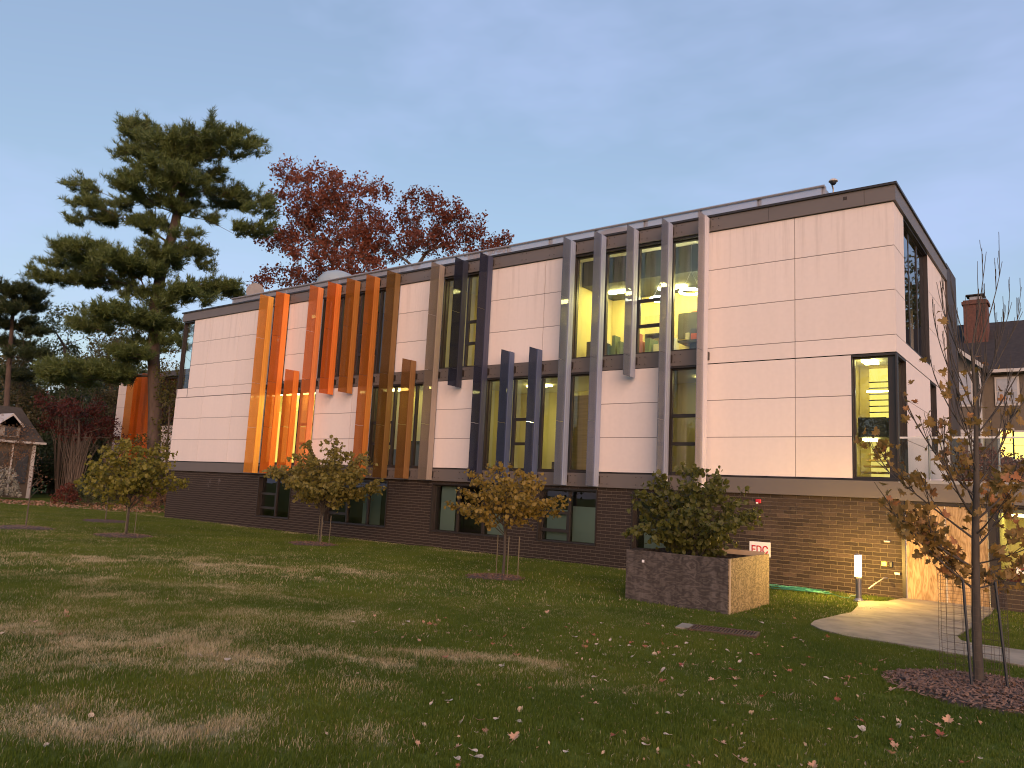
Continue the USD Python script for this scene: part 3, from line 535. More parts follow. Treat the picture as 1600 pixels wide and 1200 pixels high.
for z in (6.6, 7.0): sh.box(-7.6, -6.9, 2.4, 2.9, z, z + .04)
sh.box(-7.6, -7.55, 2.4, 2.9, 5.95, 7.0); sh.box(-5.1, -4.7, 2.3, 2.95, 5.95, 7.35); sh.box(-5.7, -4.7, .7, 1.3, 6.3, 6.36); sh.box(-8.8, -8.3, .9, 1.5, 5.92, 6.6); sh.box(-6.7, -5.4, 2.85, 2.98, 6.9, 7.7)
sh.build('shelf_unit', FURN, B)
MB().box(-5.35, -5.0, .8, 1.1, 6.37, 6.55).build('red_box', plain('red_goods', (.6, .12, .05), .6), B)
MB().box(-11.1, -10.9, 1.4, 1.6, 5.92, 7.9).build('yellow_column', plain('ochre', (.5, .3, .04), .6), B)
MB().box(-12.6, -12.3, 1.0, 1.1, 5.92, 9.1).build('curtain', BLIND, B)
for x in (-11.6, -9.6, -8.2, -16.6, -15.2): MB().box(x, x + .5, .45, .5, 2.62, 3.25 if x < -12 else 2.9).build('desk', FURN, B)
for x in (-10.15, -8.35): MB().box(x, x + .18, .4, .43, 2.62, 5.4).build('curtain', BLIND, B)
MB().box(-9.6, -8.75, 1.2, 1.25, 2.62, 5.0).build('timber_panel', WARMWOOD, B)
MB().box(-17.1, -14.1, 1.4, 1.45, 2.62, 3.62).build('cabinet', FURN, B)
st = MB()
for k in range(6): st.box(-0.95, -0.35, .45 + k * .26, .75 + k * .26, 2.62 + k * .16, 2.66 + k * .16)
st.build('stair_tread', WARMWOOD, B)
MB().box(-.93, -.40, 1.62, 1.64, 4.12, 5.42).build('lit_screen', emit('stair_glow', (1, .74, .16), .42), B)  # added glowing panel behind the bars, in place of lit slats
MB().box(-.93, -.40, 1.66, 1.68, 2.64, 3.60).build('lit_screen', emit('stair_glow_low', (1, .74, .18), .30), B)  # added glowing panel that brightens the lower stair
MB().box(-.95, -.36, 1.40, 1.44, 4.80, 4.84).build('tube_light', emit('tube_glow', (1, .92, .6), 4.0), B)
rb = MB()
for k in range(7): rb.box(-0.92, -0.38, 1.5, 1.53, 4.15 + k * .15, 4.175 + k * .15)
rb.box(-.42, -.38, 1.49, 1.54, 3.9, 5.3); rb.build('stair_railing', FURN, B)
MB().box(-.95, -.35, .5, 2.2, 3.62, 4.08).build('stair_landing', FURN, B)

# ------------------------------------------------------------------ trees
def grow(base, trunk, centers, rng, tip=0.006, k=0.45, power=2.3):
    """joins cluster centres to a trunk polyline: a branching skeleton with pipe model radii"""
    nodes = [np.array(p, float) for p in trunk]; par = [i - 1 for i in range(len(nodes))]; plen = [0.0]
    for i in range(1, len(nodes)): plen.append(plen[-1] + np.linalg.norm(nodes[i] - nodes[i - 1]))
    cs = np.array(centers); order = np.argsort(np.min(np.linalg.norm(cs[:, None] - np.array(nodes)[None], axis=2), axis=1))
    for c in cs[order]:
        N = np.array(nodes); d = np.linalg.norm(N - c, axis=1)
        up = np.maximum(0, N[:, 2] - c[2])
        cost = d + k * np.array(plen) * 0.5 + 0.8 * up
        j = int(np.argmin(cost)); a = nodes[j]; n = max(1, int(d[j] / max(0.12, 0.22 * d.max())))
        prev = j
        for s in range(1, n + 1):
            t = s / n; p = a + (c - a) * t + np.array([0, 0, -0.10 * d[j] * math.sin(math.pi * t)]) + rng.normal(0, .03 * d[j], 3) * (s < n)
            nodes.append(p); par.append(prev); plen.append(plen[prev] + d[j] / n); prev = len(nodes) - 1
    rad = np.zeros(len(nodes)); kids = [[] for _ in nodes]
    for i, p in enumerate(par):
        if p >= 0: kids[p].append(i)
    acc = np.zeros(len(nodes))
    for i in range(len(nodes) - 1, -1, -1):
        acc[i] = max(acc[i], tip ** power)
        if par[i] >= 0: acc[par[i]] += acc[i]
    rad = acc ** (1 / power)
    return np.array(nodes), par, rad, kids
def skin(m, nodes, par, rad, base_r=None, trunk_n=0, sides=6):
    done = set(); n = len(nodes); kids = [[] for _ in range(n)]
    for i in range(n):
        if par[i] >= 0: kids[par[i]].append(i)
    if base_r:
        L = np.linspace(1, .45, trunk_n)
        for i in range(trunk_n): rad[i] = max(rad[i], base_r * L[i]) if rad[i] < base_r * 1.0 else base_r * L[i]
        for i in range(trunk_n, n): rad[i] = min(rad[i], rad[par[i]] * .8)
    starts = [(0, -1)]
    while starts:
        i, p = starts.pop(); ch = [p] if p >= 0 else []; rr = [min(rad[p], rad[i] * 1.25)] if p >= 0 else []
        while True:
            ch.append(i); rr.append(rad[i])
            if not kids[i]: break
            ks = sorted(kids[i], key=lambda q: (q >= trunk_n, -rad[q])); i2 = ks[0]
            starts += [(q, i) for q in ks[1:]]; i = i2
        if len(ch) > 1: m.tube(nodes[ch], rr, sides if max(rr) > .02 else 4, caps=False)
LEAFS = {
 'heart': np.array([(0, -.5), (.32, -.36), (.5, 0.02), (.42, .34), (.2, .47), (0, .34), (-.2, .47), (-.42, .34), (-.5, .02), (-.32, -.36)]),
 'rhomb': np.array([(0, -.5), (.28, 0), (0, .5), (-.28, 0)]),
 'lobed': np.array([(0, -.5), (.16, -.2), (.42, -.1), (.2, .1), (.3, .38), (0, .5), (-.3, .38), (-.2, .1), (-.42, -.1), (-.16, -.2)]),
 'maple': np.array([(0, -.5), (.06, -.14), (.30, -.30), (.27, -.12), (.52, -.02), (.40, .08), (.48, .26), (.24, .22), (.17, .30), (.20, .46), (.0, .62), (-.20, .46), (-.17, .30), (-.24, .22), (-.48, .26), (-.40, .08), (-.52, -.02), (-.27, -.12), (-.30, -.30), (-.06, -.14)])}
def leaf_cloud(m, centers, spread, per, size, shape, rng, droop=0.5, flat=0.0, fold=0.15):
    P = LEAFS[shape]; n = len(P); c = np.repeat(np.asarray(centers), per, axis=0); N = len(c)
    pos = c + rng.normal(0, 1, (N, 3)) * np.asarray(spread)
    nrm = rng.normal(0, 1, (N, 3)); nrm[:, 2] = nrm[:, 2] * (1 - flat) + flat * 2; nrm /= np.linalg.norm(nrm, axis=1, keepdims=True)
    dn = np.tile([0, 0, -droop], (N, 1)) + rng.normal(0, .6, (N, 3))
    v_ = dn - (dn * nrm).sum(1, keepdims=True) * nrm; v_ /= np.linalg.norm(v_, axis=1, keepdims=True) + 1e-9; u = np.cross(v_, nrm)
    s = size * rng.uniform(.65, 1.25, (N, 1, 1))
    Q = P[None] * s
    bend = (np.abs(P[:, 0]) * fold * 1.6)[None, :, None] * s + (P[:, 1] ** 2)[None, :, None] * -fold * s * rng.uniform(-1, 2, (N, 1, 1))
    V = pos[:, None] + Q[..., :1] * u[:, None] - Q[..., 1:] * v_[:, None] + bend * nrm[:, None]
    cen = pos[:, None] ; V = np.concatenate([V, cen], 1)
    k = np.arange(n); F = np.stack([k, (k + 1) % n, np.full(n, n)], 1)
    F = (F[None] + (np.arange(N) * (n + 1))[:, None, None]).reshape(-1, 3)
    return m.add(V.reshape(-1, 3), F)
def ell_points(pads, n_area, rng, mind=0.0):
    out = []
    for x, y, z, a, c in pads:
        k = max(3, int(n_area * a * c))
        q = rng.normal(0, 1, (k, 3)); q /= np.linalg.norm(q, axis=1, keepdims=True); q *= rng.uniform(.15, 1, (k, 1)) ** .5
        out.append(np.array([x, y, z]) + q * [a, a, c])
    return np.vstack(out)
def std_tree(name, label, cat, base, trunk, pads, seed, leaf, lsize, lshape, per, n_area, spread, base_r, bark, tip=.01, group=None, droop=.4, flat=0.0, crown='crown'):
    rng = np.random.default_rng(seed); t = thing(name, label, cat, base, group=group)
    tr = np.array(trunk, float); dense = [tr[0]]
    for a, b in zip(tr[:-1], tr[1:]):
        for k in range(1, 4): dense.append(a + (b - a) * k / 3 + (rng.normal(0, .006 * np.linalg.norm(b - a), 3) if k < 3 else 0))
    if name == 'oak_tree': pads = [[*p[:3], p[3] * 1.16, p[4] * 1.2] for p in pads]
    cs = ell_points(pads, n_area, rng)
    nodes, par, rad, kids = grow(base, dense, cs, rng, tip)
    m = MB(); skin(m, nodes, par, rad, base_r, len(dense)); m.build('trunk', bark, t, 50)
    lm = MB(); leaf_cloud(lm, cs, spread, per, lsize, lshape, rng, droop, flat); lm.build(crown, leaf, t)
    return t
# needles: sprays of thin blades
def needle_cloud(m, centers, dirs, rng, per=26, length=.30, width=.022):
    c = np.repeat(centers, per, axis=0); d = np.repeat(dirs, per, axis=0); N = len(c)
    a = d + rng.normal(0, .55, (N, 3)); a /= np.linalg.norm(a, axis=1, keepdims=True)
    s = np.cross(a, rng.normal(0, 1, (N, 3))); s /= np.linalg.norm(s, axis=1, keepdims=True) + 1e-9
    l = length * rng.uniform(.6, 1.3, (N, 1)); c = c + rng.normal(0, .05, (N, 3))
    V = np.stack([c - s * width, c + s * width, c + a * l + [0, 0, .0]], 1).reshape(-1, 3)
    return m.add(V, np.arange(3 * N).reshape(-1, 3))
def pine_tree(name, label, base, trunk, pads, seed, base_r, mat_, dens=17, per=13, core=0):
    rng = np.random.default_rng(seed); t = thing(name, label, 'tree', base)
    tr = np.array(trunk, float); dense = [tr[0]]
    for a, b in zip(tr[:-1], tr[1:]):
        for k in range(1, 4): dense.append(a + (b - a) * k / 3)
    cs, subs = [], []; pads = [list(p) for p in pads]
    for z in np.linspace(core, tr[-1, 2], 14) if core else []:
        for j in range(2): a = rng.uniform(0, 6.283); q = rng.uniform(.5, 1.5); pads.append([np.interp(z, tr[:, 2], tr[:, 0]) + q * math.cos(a), np.interp(z, tr[:, 2], tr[:, 1]) + q * math.sin(a), z + rng.uniform(0, .6), .75, .35])
    for (x, y, z, a, c) in pads:
        a *= 1.1; k = max(5, int(dens * a * a)); q = rng.uniform(-1, 1, (k, 2)); q = q[(q ** 2).sum(1) < 1]
        zz = rng.uniform(-.5, .5, len(q)) * c + 0.35 * c * (1 - (q ** 2).sum(1)); cs.append(np.column_stack([x + q[:, 0] * a, y + q[:, 1] * a, z + zz]))
    cs = np.vstack(cs)
    nodes, par, rad, kids = grow(base, dense, cs, rng, .013, .35, 2.2)
    m = MB(); skin(m, nodes, par, rad, base_r, len(dense), 8); m.build('trunk', PINEBARK, t, 50)
    ax = np.interp(cs[:, 2], tr[:, 2], tr[:, 0]); ay = np.interp(cs[:, 2], tr[:, 2], tr[:, 1])
    o = np.column_stack([cs[:, 0] - ax, cs[:, 1] - ay, np.zeros(len(cs))]); o /= np.linalg.norm(o, axis=1, keepdims=True) + 1e-9
    tips, d = [], []
    for rep in range(3):
        sd_ = o * rng.uniform(.3, 1.1, (len(cs), 1)) + rng.normal(0, .45, (len(cs), 3)) * [1, 1, .5] + [0, 0, .42]; sd_ /= np.linalg.norm(sd_, axis=1, keepdims=True); ln = rng.uniform(.35, .95, (len(cs), 1))
        for f in np.linspace(0.05, 1, 6):
            tips.append(cs + sd_ * ln * f + rng.normal(0, .045, cs.shape)); d.append(sd_ * .55 + [0, 0, .35])
    tips = np.vstack(tips); d = np.vstack(d)
    lm = MB(); needle_cloud(lm, tips, d, rng, per); lm.build('crown', mat_, t)
    return t
PINE_T = [[0, 0, -2.3], [.07, -.58, 3.56], [.15, -1.05, 6.57], [.4, -1.46, 9.95], [.86, -1.51, 12.23], [1.4, -1.41, 13.95], [1.78, -1.42, 15.66], [2.14, -1.38, 16.99], [2.42, -1.41, 18.32], [2.57, -1.53, 19.64]]
PINE_P = [[-1.02, -2.42, 20.17, 1.33, .99], [-1.63, -2.62, 18.79, 1.06, .84], [1.09, -2.41, 18.84, 1.37, .99], [3.52, -1.97, 18.55, 1.22, .99], [5.89, -1.61, 18.39, 1.37, .91], [5.42, 0, 19.05, .84, .76], [2.9, -1.49, 17.58, 1.44, .84], [3.39, -3.19, 16.26, 1.6, .68], [2.18, -3.95, 15.48, 1.37, .46], [-3.42, -2.62, 18.01, .57, .3], [-3.52, -4.63, 16.48, .91, .53], [-.78, -4.86, 14.6, 1.06, .76], [-1.43, -4.04, 14.33, .76, .34], [-5.59, -3.9, 14.99, .38, .19], [1.53, .71, 16.76, 1.52, .61], [3.17, 1.66, 16.52, 1.29, .53], [5.8, 1.02, 15.24, .76, .61], [5.08, 1.28, 14.27, .95, .42], [-.34, -1.74, 14.67, .91, .38], [4.03, -2.04, 13.05, .68, .46], [-.38, -2.69, 15.57, .91, .38], [-1.14, -4.46, 12.1, 1.75, .53], [-5.22, -3.74, 12.29, 1.44, .38], [1.33, -3.74, 11.18, 1.44, .53], [-5.15, -4.73, 11.02, 1.14, .3], [-3.64, -2.41, 11.21, 1.75, .38], [2.03, -2.35, 12.21, .91, .61], [.71, .83, 12.49, .68, .76], [1.38, 1.46, 11.01, 1.52, .38], [4.07, -1.65, 9.5, 1.06, .61], [2.75, 1.44, 11.08, .76, .27], [1.22, -3.69, 8.24, 1.75, .53], [-2.52, -3.33, 8.09, 1.14, .38], [.84, -1.25, 8.4, .91, .46], [2.56, -1.2, 7.13, .68, .84], [-2.03, -3.57, 5.15, 2.13, .61], [-5.48, -3.11, 5.0, 1.22, .42], [-.79, -2.73, 5.47, 1.06, .46], [.97, -2.6, 6.25, 1.06, .34]]
pine_tree('pine_tree', 'tall old pine with layered dark green crown at left end of building', (-41.12, 5.36, 2.23), PINE_T, PINE_P, 3, .40, L_PINE, core=7.0)
pine_tree('pine_tree', 'thin pine at the left picture edge beyond the little grey roofed house', (-61.85, 4.95, 1.53), [[0, 0, -1.6], [.46, -.83, 6.64], [.86, -1.2, 10.45], [1.15, -1.49, 13.3]], [[2.3, -1.96, 12.95, 1.72, .67], [.86, -.84, 12.49, 1.44, .57], [2.19, -2.37, 11.53, 1.44, .57], [.49, -.6, 10.99, 1.53, .48], [-.17, -1.14, 9.56, 1.44, .48], [2.35, -.37, 8.64, 1.25, .48], [-.74, -.34, 7.26, 1.25, .38], [3.41, -.75, 10.08, .67, .34]], 4, .24, L_DARK)
std_tree('oak_tree', 'large oak with rusty red autumn leaves rising behind the roof next to the pine', 'tree', (-37.09, 15.66, 4.36), [[0, 0, -4.4], [.1, -.98, 5.94], [-.07, -1.78, 9.74], [-.16, -2.15, 11.43]],
    [[-2.54, -3.97, 18.59, 1.12, .69], [-.03, -3.41, 17.26, 1.8, 1.12], [.16, -1.07, 17.36, 1.8, 1.12], [3.9, -1.66, 16.62, .77, .52], [-.59, -4.38, 15.7, 1.98, .94], [-.82, -1.44, 15.35, 2.41, 1.29], [-1.44, -3.52, 13.9, 1.8, 1.12], [-2.83, -4.52, 13.61, 1.29, .52], [2.3, -2.24, 13.02, 1.98, .94], [1.45, -4.03, 11.57, 2.41, .9], [-4.36, -2.67, 11.85, 1.72, .39], [-2.02, -5.98, 10.26, .77, .3], [1.33, .36, 16.0, .64, .52], [2.69, -1.3, 14.11, 1.2, .77], [.5, -2.4, 10.5, 2.2, .8], [3.4, -2, 11.2, 1.6, .7]], 5, L_OAK, .185, 'lobed', 30, 22, .20, .42, BARK, .016)
std_tree('oak_tree', 'smaller spreading oak with red brown leaves behind the middle of the roof', 'tree', (-31.4, 17.41, 4.52), [[0, 0, -4.5], [.1, -.94, 5.71], [.1, -1.59, 9.37], [.36, -1.75, 11.43]],
    [[-.46, -.75, 16.46, 1.07, .58], [2.14, -1.6, 15.03, 1.65, .66], [-1.16, -1.13, 15.13, 1.16, .74], [2.64, -.25, 14.51, 1.49, .74], [2.2, -2.08, 12.96, 1.9, .74], [-.98, -1.73, 13.14, .91, .58], [3.27, 1.02, 13.71, 1.16, .54], [4.6, 1.9, 13.6, .7, .5], [-1.04, -3.5, 14.13, .8, .5], [-2.2, -2.4, 12.6, 1.2, .8], [4.0, .5, 12.6, 1.2, .5], [.6, -1.2, 13.6, 1.1, .6]], 6, L_OAK, .185, 'lobed', 30, 21, .20, .36, BARK, .016)
std_tree('maroon_tree', 'low spreading maple with deep maroon leaves left of the white far wing', 'tree', (-53.16, 6.39, .3), [[0, 0, 0], [.09, -.28, 2.5], [.14, -.44, 4.5]],
    [[-1.09, -2.22, 6.4, .8, .62], [-2.15, -.87, 5.9, 1.12, .71], [.69, -.82, 5.85, 1.25, .8], [.22, .44, 6.2, .98, .67], [.95, .65, 5.3, .89, .67], [-2.26, -.04, 4.8, 1.34, .62], [-1.38, .93, 4.6, 1.12, .54], [-2.41, -1.31, 5.1, .89, .67], [1.5, 1.5, 4.4, .9, .7], [-.3, -.2, 4.3, 1.4, .6]], 7, L_MAROON, .19, 'rhomb', 26, 22, .2, .16, BARK, .012)
std_tree('shade_tree', 'half bare olive brown tree behind the pine, to the right of the thin pine', 'tree', (-64.5, 10.46, .3), [[0, 0, 0], [.28, -.86, 7.7], [.26, -1.61, 11.9]],
    [[-.93, -1.45, 14.75, 1.27, .53], [.98, -3.09, 13.4, 1.06, .63], [.49, -.65, 13.5, 1.59, .74], [-1.43, -1.17, 12.1, 1.69, .95], [-.67, -2.47, 9.9, 1.32, .85], [.36, -.9, 9.8, 1.69, .95], [-1.36, -2.87, 11.5, .95, .63], [-2.5, -2, 7.5, 1.6, 1.0], [.4, -1.2, 7.4, 1.7, 1.0]], 8, L_DARK, .22, 'rhomb', 24, 20, .27, .25, BARK, .014)
std_tree('dark_evergreen_tree', 'dense dark green tree directly behind the big pine trunk', 'tree', (-63.58, 13.67, .3), [[0, 0, 0], [.28, -.88, 7.9], [.27, -1.66, 12.2]],
    [[-1.94, -1.45, 14.9, 1.42, .76], [2.17, -1.46, 14.2, 1.64, .87], [.66, -1.84, 12.3, 1.96, .98], [3.74, -1.42, 11.6, 1.53, .98], [-.35, -2.23, 10.7, 1.64, .87], [.71, -.2, 9.8, 1.64, 1.09], [-1.48, -.05, 8.3, 1.85, 1.09], [.11, 1.18, 7.8, 1.09, 1.09], [2.2, 1.2, 8.8, 1.5, 1.0], [4.5, 1.6, 8.6, 1.4, 1.2], [3.4, .6, 6.6, 1.6, 1.0], [-2.5, -1.4, 6.2, 1.8, 1.0], [.2, 0, 5.6, 1.8, 1.0]], 9, L_DARK, .22, 'rhomb', 30, 20, .24, .25, BARK, .014)
for i, (x, y, h, lab) in enumerate(((-60.5, 8.6, 9.5, 'dark evergreen tree filling the gap left of the big pine'), (-62.5, 12.6, 8.5, 'dark olive tree just left of the white far wing'), (-66.5, 6.8, 11.5, 'dark tree rising behind the bare shrubs at the left'))):
    std_tree('dark_evergreen_tree', lab, 'tree', (x, y, .25), [[0, 0, 0], [.1, 0, h * .5], [0, .1, h * .85]], [[math.cos(j * 2.4) * h * .16 * (1.25 - j / 14), math.sin(j * 2.4) * h * .16 * (1.25 - j / 14), h * (.14 + .84 * j / 13), h * .17 * (1.15 - .75 * j / 13), h * .075] for j in range(14)], 40 + i, L_DARK, .22, 'rhomb', 30, 20, .25, .2, BARK, .013)
std_tree('yellow_leaf_tree', 'slim tree with sparse olive yellow leaves against the end of the building', 'tree', (-38.7, 4.72, .3), [[0, 0, 0], [.09, -.28, 3.5], [.26, -.47, 5.6]],
    [[.92, -.93, 7.1, .73, .65], [-1.0, -.03, 6.3, .65, .65], [1.35, -.82, 5.3, .58, .8], [-.7, -.14, 4.7, .58, .65], [1.16, -.77, 3.5, .65, .58], [.3, -.4, 6.2, .6, .6], [-1.4, -1.0, 3.6, .55, .5], [.3, -.9, 8.0, .6, .6], [.9, -.9, 2.2, .5, .5]], 10, L_YEL, .17, 'rhomb', 22, 24, .2, .09, BARK, .008)
# young redbud trees: limbs that arch out to a low dome, twigs along them, heart leaves hanging from the twigs
def redbud(label, base, h, w, z0, seed, leaf, limbs, lsize=.10, stakes=True, br=.035, shoots=6, gap=.5):
    rng = np.random.default_rng(seed); t = thing('redbud_tree', label, 'tree', base); m = MB(); pts_l = []
    m.tube([[0, 0, -.03], [.012, 0, z0 * .5], [-.01, .01, z0], [.01, .01, z0 + .25 * (h - z0)]], (br, br * .85, br * .75, br * .5), 8)
    def twig(p, d, L, rad, lv):
        q = [p + d * L * f + np.array([0, 0, -.18 * L * f * f]) + rng.normal(0, .012, 3) for f in (0, .35, .7, 1.0)]
        m.tube(q, (rad, rad * .8, rad * .6, rad * .4), 4, False)
        for f in np.arange(.15, 1.05, .036 / L * 1.15):
            if rng.random() < lv: k = min(2, int(f * 3)); e = q[k] + (q[k + 1] - q[k]) * (f * 3 - k); pts_l.append(e + rng.normal(0, .028, 3) + [0, 0, -.03])
    g0 = rng.uniform(0, 6.283)
    for k in range(limbs):
        a = k * 2.39996 + rng.normal(0, .25); u = math.sqrt((k + .6) / limbs); R_ = w / 2 * (u * rng.uniform(.82, 1.12))
        if abs(((a - g0 + math.pi) % (2 * math.pi)) - math.pi) < gap * rng.random(): R_ *= .7
        top = z0 + (h - z0) * (1 - .62 * (R_ / (w / 2)) ** 2) * rng.uniform(.62, 1.02) + .06
        s0 = np.array([0, 0, z0 * rng.uniform(.92, 1.0) + (h - z0) * .25 * rng.random()]); e0 = np.array([R_ * math.cos(a), R_ * math.sin(a), top])
        cp = s0 + (e0 - s0) * [.35, .35, .70]
        L = [(1 - f) ** 2 * s0 + 2 * f * (1 - f) * cp + f * f * e0 + rng.normal(0, .018, 3) * (0 < f < 1) for f in np.linspace(0, 1, 9)]
        m.tube(L, np.linspace(.013 * h / 2.6, .003, 9), 5, False)
        for i in range(2, 9):
            for _ in range(3 if i > 3 else 2):
                aa = a + rng.choice([-1, 1]) * rng.uniform(.2, 1.5); d = np.array([math.cos(aa), math.sin(aa), rng.uniform(-.35, .55)]); d /= np.linalg.norm(d)
                twig(L[i] if i == 8 else L[i] + (L[i + 1 if i < 8 else 8] - L[i]) * rng.random(), d, rng.uniform(.16, .42) * w / 3, .0035, .9)
    for k in range(shoots):
        a = rng.uniform(0, 6.283); R_ = rng.uniform(.05, .36) * w; z = z0 + (h - z0) * (.86 - .5 * (R_ / (w / 2)) ** 2)
        d = np.array([math.cos(a) * .35, math.sin(a) * .35, 1.0]); d /= np.linalg.norm(d); twig(np.array([R_ * math.cos(a), R_ * math.sin(a), z]), d, rng.uniform(.35, .6) * h / 2.6, .004, .95)
    m.build('trunk', MAPLEBARK, t, 50)
    lm = MB(); leaf_cloud(lm, np.array(pts_l), .012, 1, lsize, 'heart', rng, 1.1, 0.1); lm.build('crown', leaf, t)
    if stakes:
        for a, d in ((2.6, .42), (.2, .35), (-.6, .28)): MB().tube([(d * math.cos(a), d * math.sin(a), -.05), (d * math.cos(a), d * math.sin(a), .85)], .011, 5).build('stake', plain(f'stake_{len(taken)}', (.12, .10, .06), .7), t)
    return t
def bed(label, x, y, r, seed, nchips, csize=.05, squash=1.0):
    rng = np.random.default_rng(seed); t = thing('mulch_bed', label, 'mulch bed', (x, y, 0))
    k = 40; an = np.arange(k) * 2 * np.pi / k; rad = r * (1 + .06 * np.sin(3 * an + seed) + .04 * rng.normal(0, 1, k)); m = MB(); V = [[0, 0, gz(x, y) + .07]]
    for q in (.5, .85, 1.0):
        for a, R_ in zip(an, rad): V.append([R_ * q * math.cos(a), R_ * q * math.sin(a) * squash, gz(x + R_ * q * math.cos(a), y + R_ * q * math.sin(a) * squash) + {.5: .06, .85: .04, 1.0: -.005}[q]])
    F = [[0, 1 + i, 1 + (i + 1) % k] for i in range(k)]
    for l in range(2):
        for i in range(k): a, b = 1 + l * k + i, 1 + l * k + (i + 1) % k; F += [[a, a + k, b + k], [a, b + k, b]]
    m.add(V, F); m.build('soil', SOIL, t, True)
    c = MB(); ang = rng.uniform(0, 6.283, nchips); rr = r * np.sqrt(rng.uniform(0, 1.08, nchips)); px_, py_ = rr * np.cos(ang), rr * np.sin(ang) * squash
    pz = gz(x + px_, y + py_) + np.interp(rr / r, [0, .5, .85, 1.0, 1.1], [.07, .06, .045, .02, .02]) + rng.uniform(.004, .018, nchips)
    pos = np.column_stack([px_, py_, pz]); Lc = csize * rng.uniform(.5, 1.6, nchips); Wc = csize * rng.uniform(.18, .5, nchips)
    n_ = rng.normal(0, .45, (nchips, 3)) + [0, 0, 1]; n_ /= np.linalg.norm(n_, axis=1, keepdims=True); u = np.cross(n_, rng.normal(0, 1, (nchips, 3))); u /= np.linalg.norm(u, axis=1, keepdims=True); w_ = np.cross(n_, u)
    V = np.stack([pos + u * Lc[:, None] * a + w_ * Wc[:, None] * b + n_ * .004 * d for a, b, d in ((-.5, -.4, 0), (.5, -.5, 0), (.45, .5, 0), (-.5, .4, 0), (0, 0, 2.0))], 1)
    Fq = np.array([[0, 1, 4], [1, 2, 4], [2, 3, 4], [3, 0, 4]]); c.add(V.reshape(-1, 3), (Fq[None] + 5 * np.arange(nchips)[:, None, None]).reshape(-1, 3)); c.build('chips', CHIP, t, kind='stuff')
    BEDS[(x, y)] = (r, squash)
    return t
def at(x, y, dz=0.0): return (x, y, float(gz(x, y)) + dz)
bed('mulch ring at the foot of the yellowing redbud in front of the middle windows', -6.9, -5.55, .62, 1, 420)
redbud('young redbud with yellow brown leaves in front of the middle basement windows', at(-6.89, -5.27, .05), 2.42, 2.5, .85, 21, L_RED2, 26, .080)
bed('mulch ring under the dark green redbud near the orange fins', -15.7, -3.3, .72, 2, 300)
redbud('round dark green redbud standing in front of the orange and brown fins', at(-15.66, -3.09, .05), 3.25, 3.65, .80, 22, L_RED, 38, .094)
bed('mulch ring under the lime green redbud at the left corner of the building', -19.0, -7.5, .80, 3, 260)
redbud('spreading lime and yellow redbud left of the building corner', at(-19.11, -7.36, .05), 2.75, 3.15, .72, 23, L_RED3, 36, .087)
bed('small mulch ring in the grass behind the lime redbud', -26.1, -4.6, .8, 4, 160)
bed('mulch ring round the thin sapling at the left edge', -21.9, -9.0, .8, 5, 200)
std_tree('sapling', 'thin nearly bare sapling with brownish leaves at the left edge of the lawn', 'tree', at(-21.88, -8.96), [[0, 0, 0], [.02, 0, .9], [0, .02, 1.8]], [[-.3, 0, 1.5, .35, .3], [.25, .2, 1.6, .35, .3], [0, -.2, 1.9, .3, .3], [.1, .1, 1.3, .3, .2], [-.2, .2, 2.0, .25, .2]], 24, L_BROWN, .07, 'rhomb', 4, 90, .1, .022, BARK, .004)
std_tree('sapling', 'small sapling over the far mulch ring, hidden behind the lime redbud', 'tree', at(-26.07, -4.62), [[0, 0, 0], [.02, 0, .8], [0, .02, 1.5]], [[-.2, 0, 1.4, .35, .3], [.25, .2, 1.5, .35, .3], [0, -.2, 1.7, .3, .3]], 25, L_YEL, .08, 'rhomb', 6, 90, .1, .022, BARK, .004)

# planter box with a redbud in it
c_ = np.array([-1.40, -6.34]); u_ = np.array([-1.97, .10]); w_ = np.array([-.14, 2.35])
PH = .90
def pbox(a, b, th, name, mt, z0=-.03, z1=PH, lab=None):
    d = b - a; n = np.array([-d[1], d[0]]) / np.linalg.norm(d) * th
    p = [a, b, b + n, a + n]; za = [float(gz(*q)) for q in p]
    zz = np.mean(za)
    MB().add([[*q, zz + z0] for q in p] + [[*q, zz + z1] for q in p], BOXF).build(name, mt, PL, label=lab)
PL = thing('planter_box', 'big weathered plywood box planter on the lawn beside the brick wall', 'planter')
pbox(c_ + u_, c_, .02, 'front_panel', PLY)
pbox(c_ + w_, c_, -.02, 'side_panel', PLYLIT, -.03, PH + .02, 'plywood side with yellow lamp light in its colour')
pbox(c_ + u_ + w_ * .985, c_ + u_ + u_ * .0 + w_ * .012, .02, 'side_panel', PLY)
pbox(c_ + w_, c_ + u_ + w_, -.02, 'back_panel', PLY)
q0 = c_ + w_ * .93; q1 = c_ + u_ + w_ * .93
MB().add([[*(p + np.array([0, o])), .14 + z] for z in (PH - .09, PH - .0) for p, o in ((q0 + [-.03, 0], -.02), (q1 + [.03, 0], -.02), (q1 + [.03, 0], .018), (q0 + [-.03, 0], .018))], BOXF).build('top_board', LUMBER, PL)
MB().add([[c_[0] + .001 - dx, c_[1] - .008 - dy, .08 + z] for z in (-.0, PH + .02) for dx, dy in ((0, 0), (-.02, .0), (-.02, -.03), (0, -.03))], BOXF).build('corner_batten', LUMBER, PL)
st_ = c_ + u_ * .83
MB().add([[st_[0] + dx, st_[1] - .024 + dy, .80 + z] for z in (0, .045) for dx, dy in ((0, 0), (.045, -.002), (.045, .004), (0, .004))], BOXF).build('paper_tag', SIGNW, PL)
so = MB(); s4 = [c_ + u_ * .02 + w_ * .02, c_ + u_ * .98 + w_ * .02, c_ + u_ * .98 + w_ * .98, c_ + u_ * .02 + w_ * .98]
so.quad(*[[*p, .62] for p in s4]); so.build('soil', SOIL, PL)
ctr = c_ + u_ * .5 + w_ * .45
